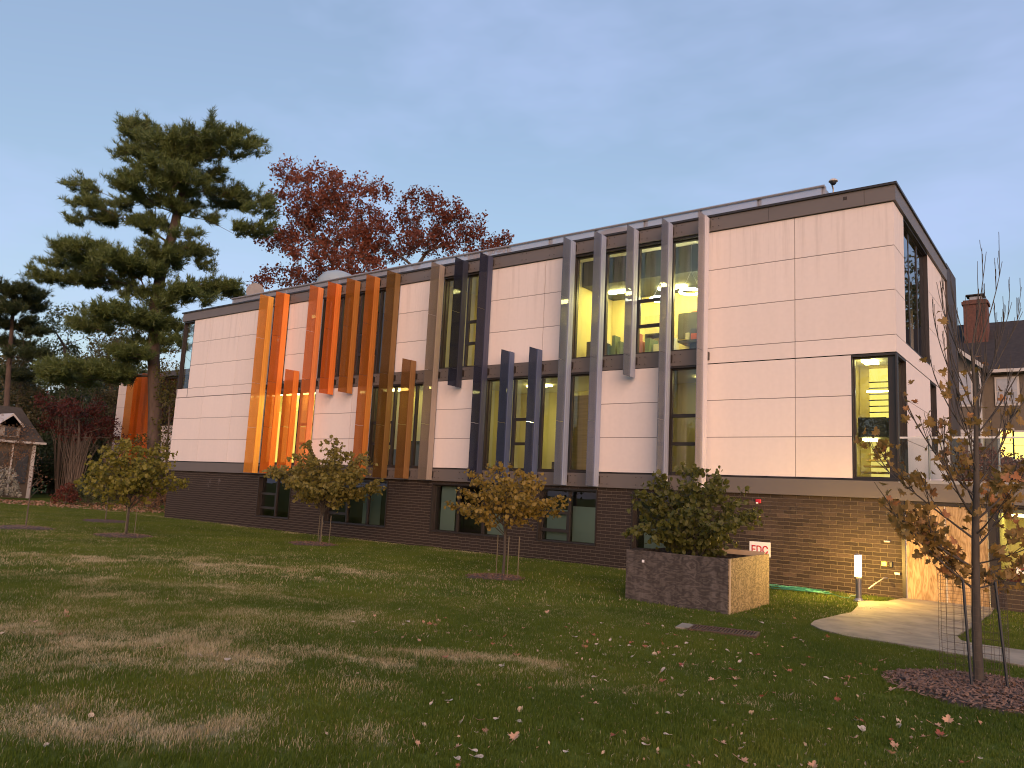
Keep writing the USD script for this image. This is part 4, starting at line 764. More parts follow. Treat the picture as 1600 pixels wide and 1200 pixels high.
redbud('olive green redbud with upright shoots growing out of the plywood planter', (ctr[0] - .08, ctr[1], .44), 2.16, 2.6, .12, 26, L_RED, 34, .088, stakes=False, shoots=12)
# FDC sign
sg = thing('fire_sign', 'white sign with red letters FDC on a post behind the planter', 'sign', (-2.88, -.62, 0))
MB().bev(-.26, .24, -.012, .0, .72, 1.06, .005).build('plate', SIGNW, sg)
tm = meshkit.text_mesh('FDC', .17, .003, True); tv = np.array(tm.vertices); tv = np.column_stack([(tv[:, 0] - tv[:, 0].mean() * 0) * .86, -.014 - tv[:, 2], tv[:, 1]]); tv[:, 0] += -.01 - (tv[:, 0].max() + tv[:, 0].min()) / 2; tv[:, 2] += .80
MB().add(tv, tm.faces[:, ::-1]).build('lettering', SIGNR, sg)
MB().tube([(-.01, .02, -.1), (-.01, .02, .9)], .02, 8).build('post', ALU, sg)
# bollard lamp
bl = thing('bollard_lamp', 'lit bollard lamp with glowing tube head beside the boarded door', 'lamp', at(-.53, -1.48))
MB().lathe([(0, 0), (.10, 0), (.105, .02), (.075, .05), (.062, .07)], sides=24).build('base_plate', ALU, bl, 40)
MB().lathe([(.058, .03), (.058, .50)], sides=24).build('post', plain('bollard_grey', (.16, .155, .15), .35, .5, .04), bl, 40)
MB().lathe([(.0, .505), (.066, .505), (.066, .93), (.0, .93)], sides=24).build('light_tube', emit('bollard_glow', (1.0, .58, .12), 165.0), bl, 40)
MB().lathe([(0, .934), (.07, .934), (.07, .955), (.03, .965), (0, .966)], sides=24).build('cap', ALU, bl, 40)
# hose
hs = thing('garden_hose', 'green garden hose lying in loose coils at the foot of the brick wall', 'hose', (-1.9, -.95, 0))
rng = np.random.default_rng(4); pts = []
for k in range(110):
    a = k * .32; r = .36 + .16 * math.sin(k * .13); p = (r * 1.35 * math.cos(a) + .06 * math.sin(k * .41), .34 * r * math.sin(a) * 1.5 + .04 * math.sin(k * .7)); pts.append([p[0], p[1], float(gz(-1.9 + p[0], -.95 + p[1])) + .05 + .015 * math.sin(k * .9) + .0003 * k])
for k in range(14): t_ = k / 13; p = (.45 + t_ * .72, .1 - .5 * t_ + .12 * math.sin(t_ * 6)); pts.append([p[0], p[1], float(gz(-1.9 + p[0], -.95 + p[1])) + .04])
MB().tube(pts, .009, 6).build('hose_coil', HOSE, hs, 60)
MB().tube([(1.16, -.42, .1), (1.2, -.42, .14), (1.3, -.44, .14), (1.35, -.5, .06)], .012, 6).build('hose_end', plain('pale_hose', (.4, .5, .4), .5), hs, 60)
cn = thing('conduit', 'short pale cable bracket curving from the wall behind the bollard', 'cable', (-.3, -1.2, 0))
MB().tube([(.02, 1.2, .46), (.02, .9, .48), (-.02, .3, .40), (-.10, .02, .30)], .012, 6).build('cable', plain('pale_cable', (.45, .42, .33), .5), cn, 60)
# drain grate
dg = thing('drain_grate', 'rusty slotted drain grate with pale kerb set in the lawn', 'grate', (-.68, -8.42, float(gz(-.68, -8.42)) + .02), 12)
MB().box(-.44, .44, -.19, .19, -.02, .004).build('pit', DARK, dg)
fr = MB().box(-.47, .47, -.22, -.18, -.02, .022).box(-.47, .47, .18, .22, -.02, .022).box(.43, .47, -.18, .18, -.02, .022); fr.build('frame', IRON, dg)
MB().box(-.60, -.43, -.22, .22, -.03, .022).build('concrete_kerb', CONC, dg)
for k in range(20): MB().box(-.42 + k * .043, -.402 + k * .043, -.18, .18, .002, .02).build('grate_bar', IRON, dg)

# foreground maple
MX, MY = 2.46, -9.4; MZ = float(gz(MX, MY))
bed('wide mulch bed under the young maple in the right foreground', 2.62, -9.62, .98, 6, 2600, .052)
rng = np.random.default_rng(12)
mt = thing('maple_tree', 'young maple with orange leaves and bare upper twigs in the right foreground', 'tree', (MX, MY, MZ))
lead = np.array([[0, 0, -.02], [-.01, 0, .5], [-.005, .01, 1.0], [.01, 0, 1.55], [.035, .01, 2.1], [.05, 0, 2.7], [.045, .02, 3.2], [.03, .03, 3.55]])
trm = MB().tube(lead, (.052, .046, .041, .037, .030, .022, .016, .011), 12)
tips, leafpts = [], []
brm = MB()
rgt = np.array([RT[0], RT[1], 0]); rgt /= np.linalg.norm(rgt); dep = np.array([-rgt[1], rgt[0], 0])
def branch(start, az, length, e0, e1, r, bushy, depth=0, leafy=0.0):
    n = 7; p = np.array(start, float); pts = [p.copy()]; d0 = rgt * math.cos(az) + dep * math.sin(az); a_ = az
    for k in range(n):
        e = math.radians(e0 + (e1 - e0) * (k / n)); a_ += rng.normal(0, .07); dd = rgt * math.cos(a_) + dep * math.sin(a_)
        p = p + (dd * math.cos(e) + np.array([0, 0, math.sin(e)])) * length / n; pts.append(p.copy())
    brm.tube(pts, np.linspace(r, max(.0026, r * .3), n + 1), 6 if r > .006 else 4, caps=False)
    for k in range(1, n + 1):
        if leafy and depth > 0 or (leafy and k > 2): leafpts.extend([pts[k] + rng.normal(0, .06, 3) for _ in range(rng.poisson(leafy * .72))])
        if depth < 2 and k < n and rng.random() < bushy:
            branch(pts[k], az + rng.choice([-1, 1]) * rng.uniform(.35, .9), length * rng.uniform(.28, .5) * (1.15 - .4 * k / n), e0 + rng.uniform(0, 25), min(88, e1 + rng.uniform(0, 20)), r * .5, bushy * .75, depth + 1, leafy)
def lead_at(z): return np.array([np.interp(z, lead[:, 2], lead[:, i]) for i in range(3)])
# (height, azimuth in the view plane, length, start and end elevation, radius, twigs, leaves)
for z, az, L, e0, e1, r, bs, lf in [(.98, math.pi, .95, 36, 40, .013, .75, .85), (1.0, .2, .75, 8, 30, .010, .7, .8), (1.12, 2.4, .9, 30, 45, .010, .7, .8), (1.2, 3.3, 1.25, 26, 34, .014, .8, .7), (1.25, -.5, .8, 18, 40, .010, .7, .8), (1.42, .5, .95, 30, 48, .012, .7, .65), (1.5, 2.9, 1.25, 38, 44, .013, .8, .5), (1.55, 4.6, .8, 30, 45, .010, .7, .6), (1.7, -.2, 1.0, 44, 55, .012, .7, .5), (1.72, 3.5, 1.2, 42, 62, .013, .75, .36), (1.85, 1.4, .9, 45, 60, .010, .7, .4), (1.95, 2.8, 1.15, 45, 70, .012, .7, .2), (2.05, .3, 1.15, 50, 66, .012, .7, .2), (2.2, 3.9, 1.0, 52, 74, .010, .7, .12), (2.35, -.4, 1.2, 50, 64, .011, .7, .06), (2.5, 2.6, 1.05, 56, 80, .010, .7, .05), (2.65, .7, 1.1, 55, 70, .010, .7, .04), (2.85, 3.3, 1.0, 62, 84, .009, .6, .02), (3.0, 0.1, 1.15, 56, 66, .009, .6, .0), (3.15, 2.9, 1.0, 68, 86, .008, .55, .0), (3.3, .6, 1.0, 66, 76, .008, .55, 0.0), (3.45, 2.2, 1.05, 72, 88, .008, .5, 0.0), (3.55, .2, 1.15, 76, 82, .009, .5, 0.0), (2.75, 3.0, 1.15, 60, 82, .009, .75, 0), (2.95, 0.3, 1.35, 58, 70, .009, .75, 0), (3.2, 2.5, 1.2, 66, 84, .009, .7, 0), (3.4, .1, 1.2, 68, 80, .009, .7, 0), (2.6, .0, 1.3, 50, 70, .010, .75, 0)]:
    branch(lead_at(z), az, L, e0, e1, r, bs, 0, lf)
trm.build('trunk', MAPLEBARK, mt, 50); brm.build('branches', MAPLEBARK, mt, 50)
lp = np.array(leafpts); rng.shuffle(lp)
for i, p in enumerate(lp[:300]):
    leaf_cloud(MB(), p[None], 0, 1, .1, 'maple', rng) if False else None
    m = MB(); leaf_cloud(m, p[None], .02, 1, .098, 'maple', rng, 1.3, 0, .22); m.build('leaf', L_MAPLE, mt)
if len(lp) > 300:
    m = MB(); leaf_cloud(m, lp[300:], .02, 1, .105, 'maple', rng, 1.3, 0, .22); m.build('leaves', L_MAPLE, mt, kind='stuff')
print('maple leaves', len(lp))
tg = thing('tree_guard', 'wire mesh guard round the maple trunk held by two dark stakes', 'tree guard', (MX - .04, MY - .02, MZ))
wm = MB(); ga = np.arange(22) * 2 * np.pi / 22
for a in ga: wm.tube([(.31 * math.cos(a), .31 * math.sin(a), .08), (.315 * math.cos(a), .315 * math.sin(a), .6), (.31 * math.cos(a + .02), .31 * math.sin(a + .02), 1.12)], .0017, 4, False)
for z in np.linspace(.10, 1.12, 15): wm.tube([(.312 * math.cos(a), .312 * math.sin(a), z + .006 * math.sin(3 * a)) for a in np.linspace(0, 2 * np.pi, 41)], .0015, 4, False)
wm.build('wire_mesh', WIRE, tg)
for s, (bx, tx) in ((0, (-.20, -.27)), (1, (.16, .055))):
    b0 = rgt * bx - dep * .30; t0 = rgt * tx - dep * .32
    MB().tube([(b0[0], b0[1], -.02), (t0[0], t0[1], 1.10)], .0145, 6).build('stake', NAVY, tg)

# ------------------------------------------------------------------ far wing, houses, shrubs
FW_ = thing('far_wing', 'distant white panelled wing with orange fins behind the big pine trunk', 'building', (0, 10.3, 0))
B_save = B
B = FW_
panels(-57.15, -54.2, LR + STRIP, (-55.6,)); panels(-57.15, -54.2, UR, (-55.6,)); panels(-50.2, -44.0, LR, (-48,)); MB().box(-57.1, -36, .3, 10, 0, 9.3).build('core', DARK, B)
MB().box(-57.2, -36, -.05, .3, 9.09, 9.5).build('roof_fascia', STEEL, B); MB().box(-57.15, -36, -.04, .3, 0, 2.6).build('base_wall', BRICK, B)
window(-54.2, -50.2, 2.62, 9.0, 4, None, FRONT); window(-44, -40, 2.62, 5.5, 4, None, FRONT); window(-50.2, -40, 5.9, 9.0, 8, None, FRONT)
for i, x in enumerate((-54.1, -53.05, -52.0, -50.95)):
    gl, me = fin_mats([O1, O2, (0.62, 0.22, 0.07), O3][i])
    f = MB().box(x - .03, x + .03, -.34, -.1, 2.2, 9.3).build('fin', me, B); MB().box(x - .007, x + .007, -.9, -.34, 2.2, 9.3).build('glass_blade', gl, f)
e = emit('far_window_glow', (1, .72, .2), 1.2)
for x in (-43.6, -42.6, -41.6): MB().box(x, x + .55, .22, .24, 3.2, 5.3).build('lit_blind', e, B)
B = B_save

H = thing('tan_house', 'tan stucco house with dark roof and brick chimney beyond the terrace', 'house')
MB().box(-8, 9, 26, 34, 0, 9.1).build('wall', STUCCO, H)
MB().add([(-9, 25.6, 9.05), (9.4, 25.6, 9.05), (9.4, 30, 12.5), (-9, 30, 12.5), (-9, 34.4, 9.05), (9.4, 34.4, 9.05), (-9, 25.6, 8.95), (9.4, 25.6, 8.95)], [[0, 1, 2], [0, 2, 3], [3, 2, 5], [3, 5, 4], [0, 6, 7], [0, 7, 1]]).build('roof', SHINGLE, H)
MB().box(-.55, 9.4, 25.5, 25.6, 9.0, 9.16).build('gutter', WHITE, H)
MB().prism([(-8.3, 0), (-.85, 0), (-.85, 9.1), (-4.575, 12.25), (-8.3, 9.1)], 23.7, 25.98).build('gable_wall', STUCCO, H)
gr = MB().prism([(-.62, 8.92), (-.55, 9.08), (-4.575, 12.5), (-4.575, 12.3)], 23.35, 27.5); gr.prism([(-8.6, 9.08), (-8.53, 8.92), (-4.575, 12.3), (-4.575, 12.5)], 23.35, 27.5); gr.build('gable_roof', SHINGLE, H)
MB().prism([(-.62, 8.86), (-.55, 9.03), (-4.575, 12.45), (-4.575, 12.25)], 23.28, 23.345).build('rake_board', WHITE, H)
ch = MB().box(-1.9, -.8, 28.2, 29.2, 10.6, 13.45).box(-1.97, -.73, 28.13, 29.27, 13.2, 13.36).build('chimney', REDBRICK, H); MB().box(-1.62, -1.05, 28.45, 29.0, 13.46, 13.68).build('chimney_pot', ALU, ch); MB().box(-1.78, -.92, 28.3, 29.15, 13.72, 13.78).build('chimney_cap', SHINGLE, ch)
def hwin(x, y, z, w, h, fill, lab=None):
    f = MB().box(x - w / 2 - .09, x + w / 2 + .09, y - .06, y + .05, z - h / 2 - .1, z + h / 2 + .1).build('window', WHITE, H)
    MB().box(x - w / 2, x + w / 2, y - .075, y - .061, z - h / 2, z - .02).build('lower_pane', fill, f); MB().box(x - w / 2, x + w / 2, y - .075, y - .061, z + .02, z + h / 2).build('upper_pane', fill, f)
HG = plain('house_glass', (.05, .055, .06), .08, 0, .1, 2); HG2 = plain('curtained_glass', (.3, .31, .33), .15, 0, .2, 2)
hwin(.13, 26, 8.1, .85, 1.25, HG2); hwin(-1.55, 23.7, 7.95, .8, 1.5, HG2); hwin(2.6, 26, 8.1, .85, 1.25, HG); hwin(-3.6, 23.7, 7.95, .8, 1.5, HG)
LITW = emit('house_window_glow', (1, .66, .12), 1.1)
hwin(.02, 26, 5.5, .5, 1.3, LITW); hwin(.62, 26, 5.4, .55, 1.3, LITW); hwin(2.4, 26, 5.4, .8, 1.3, LITW)
MB().box(-.82, -.72, 23.5, 23.6, 2.4, 9.0).build('downspout', WHITE, H)
sid = MB()
for k in range(14): sid.box(-4.2, -.95, 23.62 - .02 * (k % 2), 23.69, 3.2 + k * .2, 3.39 + k * .2)
sid.build('siding', WHITE, H); MB().box(-1.75, -1.35, 23.5, 23.6, 4.0, 5.6).build('porch_door', plain('brown_door', (.10, .05, .03), .6), H)
sta = MB().prism([(-2.4, 4.3), (-2.4, 4.7), (-.5, 2.95), (-.5, 2.55)], 12.0, 12.06); stp = sta.build('stair_stringer', WHITE, H)
for k in range(12): x = -2.3 + k * .15; zt = 4.65 - (x + 2.4) * .92; MB().box(x, x + .03, 12.01, 12.04, zt, zt + .75).build('baluster', FURN, stp)
MB().prism([(-2.4, 5.38), (-2.4, 5.46), (-.5, 3.72), (-.5, 3.64)], 11.99, 12.07).build('handrail', FURN, stp)

LH = thing('grey_roofed_house', 'small house with brown shingle roof and white dormer at the left edge', 'house')
MB().box(-60, -53.0, -6, 3.3, 0, 3.9).build('wall', plain('tan_clapboard', (.085, .066, .046), .8, 0, .15, 6, 0, 60, (1, 1, 9)), LH)
MB().add([(-52.6, -6.3, 3.7), (-52.6, 3.7, 3.7), (-55.4, 3.0, 6.1), (-55.4, -5.6, 6.1), (-60.4, 3.7, 3.7), (-60.4, -6.3, 3.7), (-57.6, 3.0, 6.1), (-57.6, -5.6, 6.1)], [[0, 1, 2], [0, 2, 3], [3, 2, 6], [3, 6, 7], [1, 4, 6], [1, 6, 2], [4, 5, 7], [4, 7, 6], [5, 0, 3], [5, 3, 7]]).build('roof', SHINGLE2, LH)
MB().box(-52.65, -52.5, -6.3, 3.75, 3.6, 3.74).build('gutter', WHITE, LH)
def xz(v): return np.stack([v[:, 1], v[:, 0], v[:, 2]], 1)
dr = MB(xz).prism([(1.0, 3.95), (2.15, 3.95), (2.15, 4.75), (1.575, 5.35), (1.0, 4.75)], -52.75, -54.8).build('dormer', plain('old_white', (.22, .20, .175), .7), LH)
MB().box(-52.74, -52.70, 1.25, 1.9, 4.05, 4.75).build('dormer_window', HG, dr)
MB(xz).prism([(.82, 4.70), (1.575, 5.50), (2.33, 4.70), (2.25, 4.62), (1.575, 5.34), (.9, 4.62)], -52.6, -54.8).build('dormer_roof', WHITE, dr)
for y0, y1, z0, z1, m_, nm in ((3.1, 3.3, 0, 3.6, WHITE, 'corner_board'), (2.2, 2.9, 1.0, 3.2, HG, 'window'), (.9, 1.7, 0.2, 3.0, FURN, 'door'), (.2, .5, .2, 3.5, WHITE, 'porch_post'), (1.9, 1.98, .2, 3.5, WHITE, 'porch_post')):
    MB().box(-52.99, -52.9, y0, y1, z0, z1).build(nm, m_, LH)

def bush(name, label, cat, x, y, z, rx, rz, seed, leaf, size, n, shape='rhomb', group=None, twig=True, kind=None):
    rng = np.random.default_rng(seed); t = thing(name, label, cat, (x, y, z), group=group)
    c = rng.normal(0, 1, (n, 3)); c /= np.linalg.norm(c, axis=1, keepdims=True); c *= rng.uniform(.3, 1, (n, 1)) ** .4; c[:, 2] = np.abs(c[:, 2]); c = c * [rx, rx, rz * 1.0] * (0.8 + .35 * meshkit.noise(c * 2.5 + seed, seed)[:, None]) + [0, 0, .05]
    if twig:
        m = MB()
        for k in range(14):
            e_ = c[rng.integers(n)] * 1.0; m.tube([(e_[0] * .1, e_[1] * .1, -.03), e_ * [.5, .5, .6], e_], (.02, .012, .004), 4, False)
        m.build('stems', BARK, t)
    lm = MB(); leaf_cloud(lm, c, .06, 7, size, shape, rng, .3, 0.2); lm.build('foliage', leaf, t); return t
bush('garden_shrub', 'small orange red shrub in the leaf litter at the far left edge of the lawn', 'shrub', -41.0, .4, .25, .75, .95, 1, L_OAK, .12, 130)
bush('garden_shrub', 'dark green rounded shrub next to the orange shrub at the lawn edge', 'shrub', -42.5, 2.2, .25, 1.5, 1.25, 2, L_DARK, .13, 380)
bush('garden_shrub', 'dark evergreen shrub at the very left edge below the small house', 'shrub', -43.6, -4.2, .25, 1.0, 1.1, 3, L_DARK, .13, 240)
bush('garden_shrub', 'pale leaved shrub in front of the small house wall', 'shrub', -50.0, .2, .3, 1.4, 1.7, 4, leafmat('pale_shrub_leaf', [(.12, .11, .05), (.25, .23, .15), (.42, .40, .32)]), .16, 220)
bush('garden_shrub', 'low yellow green shrub behind the dark rounded shrub', 'shrub', -45.2, 5.6, .3, 1.6, 1.3, 5, L_YEL, .13, 300)
bush('garden_shrub', 'brownish shrub beneath the lime redbud near the building corner', 'shrub', -37.5, 3.2, .25, 1.3, 1.0, 6, L_BROWN, .12, 220)
bush('garden_shrub', 'russet brown shrub on the terrace behind the glass railing', 'shrub', 1.55, 3.2, 2.62, .95, .9, 7, L_OAK, .10, 330)
bush('garden_shrub', 'dull green shrub on the terrace at the right picture edge', 'shrub', 3.0, 4.6, 2.62, 1.0, .8, 8, L_RED, .10, 260)
# bare multi-stem shrubs
for i, (x, y, h, lab) in enumerate([(-47.6, 3.6, 4.2, 'bare grey twiggy shrub right of the small house'), (-46.0, 5.0, 3.8, 'bare twiggy shrub between the small house and the white far wing'), (-55.5, 6.3, 7.5, 'tall bare grey tree behind the small house roof')]):
    rng = np.random.default_rng(60 + i); t = thing('bare_shrub' if h < 5 else 'bare_tree', lab, 'shrub' if h < 5 else 'tree', (x, y, .25)); m = MB()
    for k in range(46):
        a = rng.uniform(0, 6.283); s_ = rng.uniform(.15, .55) * h * .5; p0 = np.array([.3 * math.cos(a), .3 * math.sin(a), 0]); p1 = np.array([s_ * math.cos(a) * .5, s_ * math.sin(a) * .5, h * .5]) + rng.normal(0, .1, 3); p2 = np.array([s_ * math.cos(a), s_ * math.sin(a), h * rng.uniform(.7, 1)])
        m.tube([p0, p1, p2], (.03, .02, .006), 4, False)
        for q in range(3): f_ = rng.uniform(.3, .9); b_ = p1 + (p2 - p1) * f_; m.tube([b_, b_ + rng.normal(0, .25, 3) * [1, 1, .3] + [0, 0, h * .14]], (.01, .004), 3, False)
    m.build('stems', plain(f'twig_{i}', (.10, .075, .055), .9), t)
std_tree('brown_tree', 'small tree with thin brown leaves in front of the little grey roofed house', 'tree', (-45.5, -1.6, .25), [[0, 0, 0], [.05, 0, 1.4], [0, .1, 2.8]], [[-.6, -.5, 3.2, .8, .7], [.5, .3, 3.4, .8, .6], [0, -.9, 2.4, .8, .6], [.2, .8, 2.6, .7, .6], [-.2, -.3, 4.1, .6, .6], [0, -1.5, 3.4, .7, .6], [.4, 1.0, 3.6, .8, .7], [0, 1.4, 2.8, .7, .6], [.2, .2, 1.9, .9, .5]], 33, L_BROWN, .12, 'rhomb', 9, 44, .18, .07, BARK, .006)
# far woods that close the view (left) and that the windows mirror (behind the camera)
def wood(name, label, spots, seed, leaf, ls):
    rng = np.random.default_rng(seed); lm, tm_ = MB(), MB()
    for x, y, h, r in spots:
        n = int(60 * r); c = rng.normal(0, 1, (n, 3)); c /= np.linalg.norm(c, axis=1, keepdims=True); c = c * rng.uniform(.2, 1, (n, 1)) ** .5 * [r, r, h * .36] + [x, y, h * .60]
        leaf_cloud(lm, c, .45, 14, ls, 'rhomb', rng, .3)
        tm_.tube([(x, y, -.2), (x + .2, y, h * .5), (x, y + .2, h * .95)], (.22, .14, .03), 6, False)
        for k in range(26):
            z = h * rng.uniform(.3, .85); a = rng.uniform(0, 6.283); tm_.tube([(x, y, z), (x + r * .55 * math.cos(a), y + r * .55 * math.sin(a), z + h * .10), (x + r * math.cos(a), y + r * math.sin(a), z + h * .2)], (.07, .04, .01), 3, False)
    t = UsdGeom.Xform.Define(stage, '/World/' + name); tag(t, label, 'trees', None, 'stuff')
    tm_.build('trunks', BARK, t, kind='stuff'); lm.build('foliage', leaf, t, kind='stuff')
rng = np.random.default_rng(71)
wood('distant_wood', 'dark distant trees closing the view behind the small house and the pine', [(-88 + rng.uniform(-6, 6), -14 + k * 4.2, rng.uniform(12, 18), rng.uniform(2.8, 4.4)) for k in range(15)] + [(-72 + rng.uniform(-2, 2), 4 + k * 4.0, rng.uniform(8, 13), rng.uniform(2.4, 3.4)) for k in range(5)] + [(-66 + rng.uniform(-2, 2), -8 + k * 2.6, rng.uniform(2.5, 4.5), rng.uniform(1.6, 2.4)) for k in range(10)], 72, L_DARK, .5)
wood('mirrored_wood', 'trees across the lawn that the window panes mirror', [(-62 + k * 6.2 + rng.uniform(-2, 2), -52 + rng.uniform(-5, 5), rng.uniform(9, 15), rng.uniform(2, 3.4)) for k in range(9)] + [(x_, y_, h_, 4.2) for x_, y_, h_ in ((7, 48, 21), (11, 55, 25), (14.5, 50, 19), (9.5, 62, 28))], 73, L_DARK, .4)
# bare tree crowns beyond the tan house
for i, (x, y) in enumerate(((-4.6, 44.0), (3.2, 45.0))):
    rng = np.random.default_rng(90 + i); t = thing('bare_tree', ['bare tree showing behind the roof left of the brick chimney', 'bare tree showing over the roof right of the brick chimney'][i], 'tree', (x, y, 0)); tr = [[0, 0, 0], [.1, 0, 5], [0, .1, 9]]
    cs = ell_points([[0, 0, 14.0, 3.0, 2.4]], 14, rng); nodes, par, rad, kids = grow(None, tr, cs, rng, .012, .3); m = MB(); skin(m, nodes, par, rad, .22, 3, 5); m.build('trunk', BARK, t)

# ------------------------------------------------------------------ grass
rng = np.random.default_rng(101)
def tuft(n, size, h, w, dryf, name, mats):
    out = []
    for mk, sel in ((0, 1 - dryf), (1, dryf)):
        k = max(4, int(n * sel)); p = rng.uniform(-size / 2, size / 2, (k, 2)); a = rng.uniform(0, 6.283, k); hh = h * rng.uniform(.5, 1.25, k); lean = rng.uniform(.1, .9, k) * hh * (1.2 if mk else .8); wb = w * rng.uniform(.6, 1.3, k)
        d = np.stack([np.cos(a), np.sin(a)], 1); s = np.stack([-np.sin(a + .6), np.cos(a + .6)], 1)
        z0 = np.full(k, -.01)
        b0 = np.column_stack([p - s * wb[:, None], z0]); b1 = np.column_stack([p + s * wb[:, None], z0]); mid = np.column_stack([p + d * (lean * .35)[:, None], hh * .6]); m0 = mid - np.column_stack([s * wb[:, None] * .7, 0 * hh]); m1 = mid + np.column_stack([s * wb[:, None] * .7, 0 * hh]); tp = np.column_stack([p + d * lean[:, None], hh * (1 - .25 * lean / hh)])
        V = np.stack([b0, b1, m1, m0, tp], 1).reshape(-1, 3); F = (np.array([[0, 1, 2], [0, 2, 3], [3, 2, 4]])[None] + 5 * np.arange(k)[:, None, None]).reshape(-1, 3)
        out.append((V, F, mats[mk]))
    return out
GG = mat('grass_blade', {'g': ('geometry', {}), 'n': ('noise_texture', dict(scale=.55, detail=5.0, roughness=.6)), 'r': ('rgb_ramp', dict(ramp=[(.3, (.094, .140, .012)), (.5, (.138, .182, .017)), (.7, (.205, .225, .026))])),
    'rr': ('rgb_ramp', dict(ramp=[(0, (.6, .65, .55)), (.7, (1.05, 1.05, 1.0)), (1, (1.4, 1.35, 1.2))])), 'x': ('mix', dict(mix_type='multiply', fac=1.0)), 'p': ('principled_bsdf', dict(roughness=.55, specular_ior_level=.3)), 't': ('translucent_bsdf', {}), 'm': ('mix_closure', dict(fac=.3))},
    [('g.position', 'n.vector'), ('n.fac', 'r.fac'), ('g.random_per_island', 'rr.fac'), ('r.color', 'x.color1'), ('rr.color', 'x.color2'), ('x.color', 'p.base_color'), ('x.color', 't.color'), ('p.BSDF', 'm.closure1'), ('t.BSDF', 'm.closure2')], 'm.closure')
GD = leafmat('straw_blade', [(.29, .215, .10), (.43, .345, .18), (.54, .45, .27), (.35, .27, .14)], .2, .7)
def grass(name, label, protos, pos, which, rot, scl):
    inst = UsdGeom.PointInstancer.Define(stage, '/World/' + name); tag(inst, label, 'grass', None, 'stuff')
    paths = []
    for i, parts in enumerate(protos):
        pp = f'/World/{name}/tuft_{i:03d}'; UsdGeom.Xform.Define(stage, pp)
        for (V, F, m_) in parts: usdkit.mesh(stage, pp + ('/green_blades' if m_ is GG else '/dry_blades'), (V, F), m_)
        paths.append(Sdf.Path(pp))
    inst.CreatePrototypesRel().SetTargets(paths)
    inst.CreateProtoIndicesAttr(Vt.IntArray.FromNumpy(which.astype(np.int32)))
    inst.CreatePositionsAttr(Vt.Vec3fArray.FromNumpy(pos.astype(np.float32)))
    q = np.column_stack([np.cos(rot / 2), 0 * rot, 0 * rot, np.sin(rot / 2)])
    inst.CreateOrientationsAttr(Vt.QuathArray([Gf.Quath(float(a), 0, 0, float(d)) for a, b, c, d in q]))
    inst.CreateScalesAttr(Vt.Vec3fArray.FromNumpy(np.column_stack([scl[:, 0], scl[:, 0], scl[:, 1]]).astype(np.float32)))
def seen(p, margin=90):
    d = p - CAM; z = d @ FW; u = 800 + FPX * (d @ RT) / np.maximum(z, .1); v_ = 600 - FPX * (d @ UP) / np.maximum(z, .1)
    return (z > .5) & (u > -margin) & (u < 1600 + margin) & (v_ < 1200 + margin * 2), z
def scatter(step, zmin, zmax):
    ax, ay = np.meshgrid(np.arange(-46, 9, step), np.arange(-18.6, 6.0, step)); x = (ax + rng.uniform(-.5, .5, ax.shape) * step).ravel(); y = (ay + rng.uniform(-.5, .5, ay.shape) * step).ravel()
    keep = ~in_path(x, y, -.03) & ~((y > -.12) & (x > -30.5) & (x < 8)) & (y < 1.5)
    for (bx, by), (r, sq) in BEDS.items(): keep &= ((x - bx) / r) ** 2 + ((y - by) / r / sq) ** 2 > .93
    pb_ = shapely.Polygon([c_, c_ + u_, c_ + u_ + w_, c_ + w_]); keep &= ~shapely.contains_xy(pb_, x, y)
    gxr, gyr = (x + .68) * math.cos(-.21) - (y + 8.42) * math.sin(-.21), (x + .68) * math.sin(-.21) + (y + 8.42) * math.cos(-.21); keep &= ~((np.abs(gxr) < .56) & (np.abs(gyr) < .2))
    x, y = x[keep], y[keep]; p = np.column_stack([x, y, gz(x, y)]); s, z = seen(p); k = s & (z >= zmin) & (z < zmax); return p[k]
levels = [.006, .10, .3, .55, .85]
near_p = [tuft(230, .24, .040, .0019, d, 'n', (GG, GD)) for d in levels for _ in range(2)]
far_p = [tuft(190, .44, .042, .0040, d, 'f', (GG, GD)) for d in levels for _ in range(2)]
def place(name, label, protos, step, a, b):
    P = scatter(step, a, b); d = np.clip(dryness(P[:, 0], P[:, 1]) + rng.normal(0, .05, len(P)), 0, 1)
    lv = np.clip(np.searchsorted([.08, .22, .42, .68], d), 0, 4); which = lv * 2 + rng.integers(0, 2, len(P))
    lush = meshkit.fbm(P * [1.3, 1.3, 0], 3, 5)
    grass(name, label, protos, P, which, rng.uniform(0, 6.283, len(P)), np.column_stack([rng.uniform(.9, 1.15, len(P)), (.55 + .9 * lush) * np.where(lv > 2, .8, 1)]))
    print(name, len(P))
place('grass', 'short lawn grass, partly dry, near the camera', near_p, .15, 2.5, 12.5)
place('distant_grass', 'short lawn grass further away towards the building', far_p, .30, 12.5, 52)

